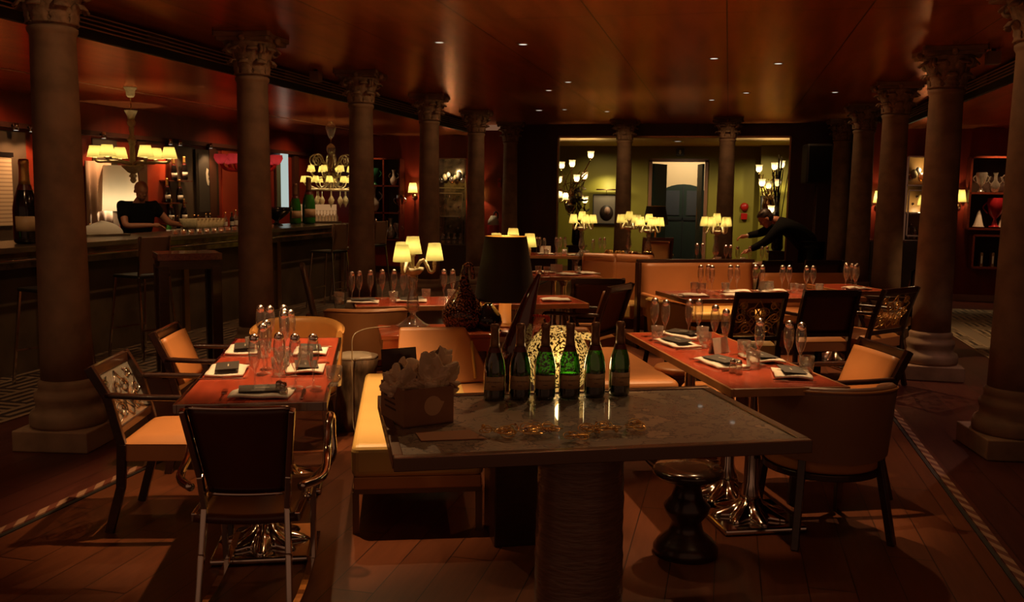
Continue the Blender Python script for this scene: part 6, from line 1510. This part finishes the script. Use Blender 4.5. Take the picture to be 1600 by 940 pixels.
# mirrored vitrines
def vitrine(label, loc, w_, h, glow, body=0.6):
    t = thing('glass_cabinet', label, 'display cabinet', loc, 0, 'mirrored display cabinets')
    if glow is None:
        glow = mat('amber niche', (0.7, 0.38, 0.12), 0.3)
        for zz in (0.35, 0.85): bulb(t, (0.0, -0.24, body+h*zz), 0.5, 0.03)
        shade(t, (0.03, -0.22, body+h*0.42), 0.05, 0.07, 0.16, W=0.4, n=20)
    MB().box((0, -0.18, body/2), (w_+0.06, 0.36, body)).build('cabinet_base', DWOOD, t, bevel=0.005)
    MB().box((0, -0.02, body+h/2), (w_, 0.03, h)).build('lit_back', glow, t)
    f = MB()
    for s in (-1, 1): f.box((s*w_/2, -0.17, body+h/2), (0.03, 0.33, h))
    for z in (0.0, 0.33, 0.66, 1.0): f.box((0, -0.17, body+h*z), (w_, 0.33, 0.02))
    f.build('mirror_frame', CHROME, t)
    g = MB(); 
    for i in range(12):
        a = 2*pi*i/12; g.ball((w_*0.33*cos(a), -0.36, body+h*0.32+h*0.24*sin(a)), 0.022, 6)
    for (x0, x1) in ((-0.42, 0.42),):
        for z in (0.06, 0.60): g.box((0, -0.35, body+h*z), (w_*0.84, 0.02, 0.02))
        for x in (x0, x1): g.box((x*w_, -0.35, body+h*0.33), (0.02, 0.02, h*0.54))
    g.build('mirror_ornament', CHROME, t)
    rnd = random.Random(3)
    for i in range(7): MB().ball((-w_*0.35+w_*0.7*i/6, -0.2, body+h*0.72+0.05+0.05*(i % 3)), 0.045+0.012*(i % 2), 10, sz=(1, 1, 1.3)).build('glass_ornament', [AMBER, MILK, WHG][i % 3], t)
    for i in range(4): MB().lathe([(0.04, 0), (0.05, 0.1), (0.02, 0.16), (0.04, 0.2)], 12, c=(-w_*0.3+w_*0.6*i/3, -0.2, body+0.02), cap=False).build('glass_vase', GLASST, t)
    return t
E_DIM = mat('dim antique mirror', (0.45, 0.36, 0.24), 0.15, 0.9, noise=0.7, nscale=9)
vitrine('tall mirrored glass cabinet between the fourth and fifth left columns', (-5.22, 17.46, 0), 0.62, 1.65, E_DIM, 0.60)
vitrine('brightly lit mirrored cabinet between the right columns', (2.92, 15.86, 0), 0.46, 1.30, None, 0.95)
bulb(None, (-5.22, 17.1, 2.0), 0.8, 0.03)
t = thing('sideboard', 'dark sideboard against the end wall by the third right column', 'sideboard', (2.45, 15.65, 0)); MB().box((0, 0, 0.46), (0.5, 0.4, 0.92)).build('body', DWOOD, t, bevel=0.004); MB().box((0, 0, 0.935), (0.54, 0.44, 0.03)).build('top', RWOOD, t)
t = thing('fire_extinguisher', 'red fire extinguisher standing by the sixth left column', 'fire extinguisher', (-4.40, 17.32, 0.62)); MB().lathe([(0.11, 0), (0.12, 0.05), (0.12, 0.36), (0.08, 0.44), (0.04, 0.48)], 20).build('cylinder', REDP, t); MB().lathe([(0.115, 0.36), (0.10, 0.46), (0.05, 0.55)], 20).build('pale_shroud', WHITEC, t); b = MB(); b.tube(spath([(0, 0, 0.54), (0.03, 0, 0.62), (0.08, 0, 0.60), (0.09, 0, 0.50)]), 0.014, 8); b.build('hose', BLACK, t)
MB().box((0, 0, -0.31), (0.3, 0.3, 0.62)).build('plinth', DWOOD, t)
t = thing('exit_box', 'small red wall box high between the fifth and sixth left columns', 'wall box', (-4.32, 17.475, 1.80)); MB().box((0, 0, 0), (0.07, 0.05, 0.18)).build('box_body', REDP, t, bevel=0.004); MB().box((0, -0.03, 0.03), (0.04, 0.01, 0.04)).build('front_plate', SEAL, t)
t = thing('holy_candle', 'short pale candle on a red stand between the farthest right columns', 'candle', (1.93, 15.3, 0)); MB().lathe([(0.05, 0), (0.05, 0.92), (0.06, 0.93)], 16).build('red_stand', REDP, t); MB().lathe([(0.045, 0.93), (0.045, 1.06), (1e-4, 1.065)], 16).build('wax', mat('candle wax', (0.6, 0.45, 0.28), 0.5), t)
# loudspeaker on a pole
t = thing('speaker_stand', 'slim pole stand carrying the loudspeaker right of the lobby opening', 'speaker stand', (1.25, 14.5, 0)); MB().lathe([(0.018, 0), (0.018, 1.80)], 12).build('pole', mat('dull pole', (0.12, 0.07, 0.06), 0.4), t)
for k in range(3):
    a = 2*pi*k/3; MB().bar((0, 0, 0.45), (0.32*cos(a), 0.32*sin(a), 0.01), 0.02).build('leg', BLACK, t)
t = thing('loudspeaker', 'black loudspeaker on a pole right of the lobby opening', 'loudspeaker', (1.25, 14.5, 1.80), R(10)); MB().box((0, 0, 0.29), (0.38, 0.32, 0.58)).build('cabinet', BLACK, t, bevel=0.03, seg=3); MB().box((0, -0.163, 0.29), (0.32, 0.01, 0.52)).build('grille', CLOTHB, t)
# boxed speakers beside the capitals
for i, (x, y, lb) in enumerate(((-4.42, 9.5, 'left capital of the third column'), (2.2, 9.0, 'right capital of the second right column'))):
    t = thing('ceiling_speaker', 'small pale box light fixed beside the '+lb, 'ceiling spotlight', (x, y, 2.80), 0, 'small boxes beside the capitals'); MB().box((0, 0, 0.03), (0.11, 0.10, 0.11)).build('housing', mat('beige box %d' % i, (0.32, 0.20, 0.12), 0.5), t, bevel=0.005); MB().box((0, 0, 0.09), (0.03, 0.03, 0.03)).build('bracket', BLACK, t)
# ================================================================ PEOPLE
def skin_mesh(nodes_, edges, root, sub=2):
    me = D.meshes.new('sk'); me.from_pydata([n[:3] for n in nodes_], edges, []); o = D.objects.new('sk', me); C.objects.link(o)
    m = o.modifiers.new('s', 'SKIN'); m.use_smooth_shade = True
    for i, n in enumerate(nodes_):
        sv = me.skin_vertices[0].data[i]; r = n[3]; sv.radius = r if isinstance(r, tuple) else (r, r); sv.use_root = (i == root)
    s = o.modifiers.new('u', 'SUBSURF'); s.levels = sub; s.render_levels = sub
    dg = bpy.context.evaluated_depsgraph_get(); out = D.meshes.new_from_object(o.evaluated_get(dg)); D.objects.remove(o); D.meshes.remove(me)
    return out
def join(name, meshes, m, parent, voxel=0.008, smooth=2):
    bm = bmesh.new()
    for me in meshes: bm.from_mesh(me)
    out = D.meshes.new(name); bm.to_mesh(out); bm.free()
    o = D.objects.new(name, out); C.objects.link(o); o.parent = parent
    r = o.modifiers.new('r', 'REMESH'); r.mode = 'VOXEL'; r.voxel_size = voxel; r.use_smooth_shade = True
    if smooth: s = o.modifiers.new('cs', 'SMOOTH'); s.iterations = smooth; s.factor = 0.5
    dg = bpy.context.evaluated_depsgraph_get(); fin = D.meshes.new_from_object(o.evaluated_get(dg)); o.modifiers.clear(); o.data = fin
    fin.materials.clear(); fin.materials.append(m)
    fin.polygons.foreach_set('use_smooth', [True]*len(fin.polygons))
    return o
def head_mesh(c, fwd, up, s=1.0):
    """head with brow, nose, lips, chin and ears; c is the centre of the skull"""
    f = V(fwd).normalized(); u = (V(up)-f*V(up).dot(f)).normalized(); r = f.cross(u)
    M = Matrix((r, f, u)).transposed(); bm = bmesh.new()
    def blob(p, rad, sz=(1, 1, 1), n=16):
        m = bmesh.ops.create_uvsphere(bm, u_segments=n, v_segments=n, radius=rad)
        for v in m['verts']: v.co = M @ (V((v.co.x*sz[0], v.co.y*sz[1], v.co.z*sz[2]))+V(p))*s + V(c)
    blob((0, -0.010, 0.025), 0.088, (0.86, 1.08, 1.0), 24); blob((0, 0.018, -0.045), 0.066, (0.86, 1.0, 1.05), 20); blob((0, 0.050, -0.093), 0.026, (1.1, 0.9, 0.8))
    blob((0, 0.092, -0.020), 0.015, (0.8, 1.3, 1.0)); blob((0, 0.086, 0.0), 0.010, (0.8, 1.0, 2.2)); blob((0, 0.072, 0.028), 0.030, (1.7, 0.6, 0.45))
    blob((0, 0.078, -0.058), 0.015, (1.5, 0.7, 0.45)); blob((0, 0.076, -0.068), 0.014, (1.3, 0.7, 0.5))
    for sg in (-1, 1):
        blob((sg*0.034, 0.064, -0.022), 0.022, (1, 0.8, 0.9)); blob((sg*0.078, -0.008, -0.012), 0.022, (0.35, 0.8, 1.25)); blob((sg*0.030, 0.075, 0.008), 0.011)
    me = D.meshes.new('hd'); bm.to_mesh(me); bm.free(); return me
def hair_mesh(c, fwd, up, s=1.0, back=0.0):
    f = V(fwd).normalized(); u = (V(up)-f*V(up).dot(f)).normalized(); r = f.cross(u)
    M = Matrix((r, f, u)).transposed(); bm = bmesh.new()
    for p, rad, sz in (((0, -0.022, 0.045), 0.092, (0.90, 1.02, 0.93)), ((0, -0.045, 0.0), 0.080, (0.98, 0.8, 0.95)), ((0.012, 0.030, 0.080), 0.046, (1.3, 1.0, 0.62)), ((-0.02, 0.0, 0.092), 0.05, (1.2, 1.1, 0.6))):
        m = bmesh.ops.create_uvsphere(bm, u_segments=18, v_segments=14, radius=rad)
        for v in m['verts']: v.co = M @ (V((v.co.x*sz[0], v.co.y*sz[1], v.co.z*sz[2]))+V(p))*s + V(c)
    me = D.meshes.new('hr'); bm.to_mesh(me); bm.free(); return me
def hand_nodes(w_, d, nrm, side=1, curl=0.5, s=1.0):
    """skinned hand: palm plus five bent fingers. w_ wrist, d direction of fingers, nrm back of hand normal"""
    d = V(d).normalized(); nrm = (V(nrm)-d*V(nrm).dot(d)).normalized(); x = d.cross(nrm)*side
    meshes = []
    N = [(*(V(w_)-d*0.02*s), (0.022*s, 0.026*s)), (*(V(w_)+d*0.03*s), (0.016*s, 0.034*s)), (*(V(w_)+d*0.075*s), (0.013*s, 0.036*s))]
    meshes.append(skin_mesh(N, [(0, 1), (1, 2)], 0, 1))
    for k, (off, L) in enumerate(((-0.027, 0.060), (-0.009, 0.074), (0.010, 0.080), (0.028, 0.070))):
        b = V(w_)+d*0.07*s+x*off*s; dd = d.copy(); pts = [b-d*0.015*s]; p = b
        for j in range(3):
            pts.append(p.copy()); a = curl*(0.5+0.5*j); dd = (d*cos(a)-nrm*sin(a)).normalized(); p = p+dd*L*s*(0.42-0.08*j)
        pts.append(p); meshes.append(skin_mesh([(*q, 0.0088*s*(1-0.08*i)) for i, q in enumerate(pts)], [(i, i+1) for i in range(len(pts)-1)], 0, 1))
    b = V(w_)+d*0.02*s+x*0.026*s; pts = [V(w_)+d*0.012*s, b, b+(d*0.6+x*0.75-nrm*0.25).normalized()*0.035*s, b+(d*0.85+x*0.5-nrm*0.45).normalized()*0.062*s]
    meshes.append(skin_mesh([(*q, 0.0105*s*(1-0.1*i)) for i, q in enumerate(pts)], [(i, i+1) for i in range(3)], 0, 1))
    return meshes
def person(label, P, hair=True, sleeves='long', fwd=(0, 1, 0), shirt=CLOTHB, vox=0.009):
    """P: dict of joint positions in world space"""
    t = thing('person', label, 'person', (0, 0, 0))
    g = lambda k: V(P[k])
    body = []
    N = [(*g('pelvis'), (0.135, 0.10)), (*g('waist'), (0.125, 0.095)), (*g('chest'), 0.125), (*g('neck'), (0.060, 0.058)), (*(g('neck').lerp(g('head'), 0.5)), 0.056)]
    E = [(0, 1), (1, 2), (2, 3), (3, 4)]
    def limb(base, names, rads):
        pi_ = base
        for nm, r in zip(names, rads):
            N.append((*g(nm), r)); E.append((pi_, len(N)-1)); pi_ = len(N)-1
    for s in ('l', 'r'):
        limb(2, ['sh_'+s, 'el_'+s, 'wr_'+s], [0.050, 0.044, 0.028]); limb(0, ['hip_'+s, 'kn_'+s, 'an_'+s], [0.085, 0.062, 0.042])
    body.append(skin_mesh(N, E, 0, 2)); body.append(head_mesh(P['head'], P['look'], P['up']))
    for s, sd in (('l', -1), ('r', 1)):
        body += hand_nodes(P['wr_'+s], P['hd_'+s], P.get('hn_'+s, (0, 0, 1)), sd, P.get('curl', 0.7))
        toe = g('an_'+s)+V(P['foot']).normalized()*0.13; toe.z = 0.045
        body.append(skin_mesh([(*(g('an_'+s)), 0.045), (*(g('an_'+s)+V((0, 0, -0.05))), 0.042), (*toe, (0.045, 0.03))], [(0, 1), (1, 2)], 0, 1))
    join('body', body, SKIN, t, vox)
    if hair: join('hair', [hair_mesh(P['head'], P['look'], P['up'])], HAIR, t, vox, 1)
    # clothing, a little outside the body
    N = [(*(g('pelvis')+V((0, 0, -0.06))), 0.172), (*g('waist'), 0.165), (*g('chest'), 0.200), (*(g('chest').lerp(g('neck'), 0.80)), 0.100)]
    E = [(0, 1), (1, 2), (2, 3)]
    for s in ('l', 'r'):
        N.append((*g('sh_'+s), 0.098)); E.append((2, len(N)-1)); k = len(N)-1
        if sleeves == 'long':
            N.append((*g('el_'+s), 0.060)); E.append((k, k+1)); N.append((*(g('el_'+s).lerp(g('wr_'+s), 0.90)), 0.042)); E.append((k+1, k+2))
        else:
            N.append((*(g('sh_'+s).lerp(g('el_'+s), 0.62)), 0.064)); E.append((k, k+1))
    join('shirt', [skin_mesh(N, E, 0, 2)], shirt, t, vox)
    N = [(*g('pelvis'), 0.165)]; E = []
    for s in ('l', 'r'):
        for nm, r in (('hip_', 0.103), ('kn_', 0.08), ('an_', 0.062)):
            N.append((*g(nm+s), r)); E.append((0 if nm == 'hip_' else len(N)-2, len(N)-1))
    join('trousers', [skin_mesh(N, E, 0, 2)], CLOTHB, t, vox)
    for s in ('l', 'r'):
        toe = g('an_'+s)+V(P['foot']).normalized()*0.14; toe.z = 0.048
        join('shoe', [skin_mesh([(*(g('an_'+s)+V((0, 0, -0.01))), 0.05), (*(g('an_'+s)+V((0, 0, -0.045))), 0.048), (*toe, (0.052, 0.036))], [(0, 1), (1, 2)], 0, 1)], BLACKG, t, vox, 0)
    return t
# bartender: short cropped man in a black t shirt leaning over the bar, looking down
B = V((-7.05, 10.0, 0))
def off(dx, dy, z): return tuple(B+V((dx, dy, z)))
F2, L2_ = V((0.80, -0.60, 0)), V((0.60, 0.80, 0))
def q_(f, l, z): return tuple(V((-7.02, 10.03, 0))+F2*f+L2_*l+V((0, 0, z)))
person('bearded bartender in a black t-shirt leaning over the bar, looking down', dict(
    pelvis=q_(-0.16, -0.02, 0.94), waist=q_(-0.12, -0.01, 1.08), chest=q_(-0.03, 0, 1.27), neck=q_(0.03, 0, 1.44), head=q_(0.10, 0.0, 1.575), look=tuple(F2*0.88+L2_*0.12+V((0, 0, -0.40))), up=(0.2, -0.1, 0.97),
    sh_l=q_(0.0, -0.19, 1.375), el_l=q_(0.16, -0.22, 1.15), wr_l=q_(0.34, 0.06, 1.165), sh_r=q_(0.0, 0.19, 1.375), el_r=q_(0.10, 0.33, 1.18), wr_r=q_(0.30, 0.40, 1.165),
    hd_l=(0.9, 0.5, -0.05), hd_r=(0.95, 0.1, -0.05), hip_l=q_(-0.16, -0.12, 0.86), kn_l=q_(-0.14, -0.13, 0.48), an_l=q_(-0.18, -0.13, 0.10), hip_r=q_(-0.16, 0.10, 0.86), kn_r=q_(-0.14, 0.12, 0.48), an_r=q_(-0.18, 0.13, 0.10), foot=(0.8, -0.6, 0)),
    hair=False, sleeves='short')
pb = D.objects['person']
bm_ = bmesh.new(); f_ = (F2*0.88+L2_*0.12+V((0, 0, -0.40))).normalized(); u_ = V((0.2, -0.1, 0.97)); u_ = (u_-f_*u_.dot(f_)).normalized(); r_ = f_.cross(u_); M_ = Matrix((r_, f_, u_)).transposed()
for p, rad, sz in (((0, 0.030, -0.070), 0.052, (1.02, 0.95, 0.75)), ((0, 0.055, -0.096), 0.026, (1.1, 0.9, 0.8))):
    q = bmesh.ops.create_uvsphere(bm_, u_segments=16, v_segments=12, radius=rad)
    for v in q['verts']: v.co = M_ @ (V((v.co.x*sz[0], v.co.y*sz[1], v.co.z*sz[2]))+V(p)) + V(q_(0.10, 0.0, 1.575))
me_ = D.meshes.new('bd'); bm_.to_mesh(me_); bm_.free()
join('beard', [me_], mat('stubble brown', (0.10, 0.035, 0.02), 0.7), pb, 0.008, 1)

# waiter: bent over the table at right, setting glasses, facing left
B = V((0.95, 12.72, 0))
person('waiter in a black long-sleeved shirt bending over the table to set a glass', dict(
    pelvis=off(0.12, 0.02, 0.96), waist=off(0.03, 0.0, 1.09), chest=off(-0.17, -0.04, 1.23), neck=off(-0.34, -0.06, 1.30), head=off(-0.47, -0.08, 1.315), look=(-0.72, -0.10, -0.62), up=(-0.55, -0.05, 0.75),
    sh_l=off(-0.26, -0.22, 1.23), el_l=off(-0.46, -0.27, 1.02), wr_l=off(-0.68, -0.28, 0.90), sh_r=off(-0.27, 0.13, 1.25), el_r=off(-0.52, 0.06, 1.12), wr_r=off(-0.72, -0.08, 1.08),
    hd_l=(-0.9, 0, -0.35), hd_r=(-0.9, -0.2, -0.15), hip_l=off(0.12, -0.11, 0.90), kn_l=off(0.10, -0.12, 0.50), an_l=off(0.16, -0.12, 0.10), hip_r=off(0.14, 0.12, 0.90), kn_r=off(0.16, 0.13, 0.50), an_r=off(0.24, 0.13, 0.10), foot=(-1, 0, 0), curl=1.0),
    hair=True, sleeves='long')
pw = D.objects['person.001']
for nm, p, q in (('collar', (-0.345, -0.06, 1.285), (-0.375, -0.065, 1.305)),):
    join('shirt_collar', [skin_mesh([(*off(*p), 0.064), (*off(*q), 0.061)], [(0, 1)], 0, 1)], WHITEC, pw, 0.006, 0)
for a, b_ in ((('wr_l'), (-0.66, -0.28, 0.91)), (('wr_r'), (-0.70, -0.07, 1.084))):
    join('cuff', [skin_mesh([(*(V(off(*b_))+V((0.02, 0, 0.005))), 0.037), (*off(*b_), 0.036)], [(0, 1)], 0, 1)], WHITEC, pw, 0.005, 0)
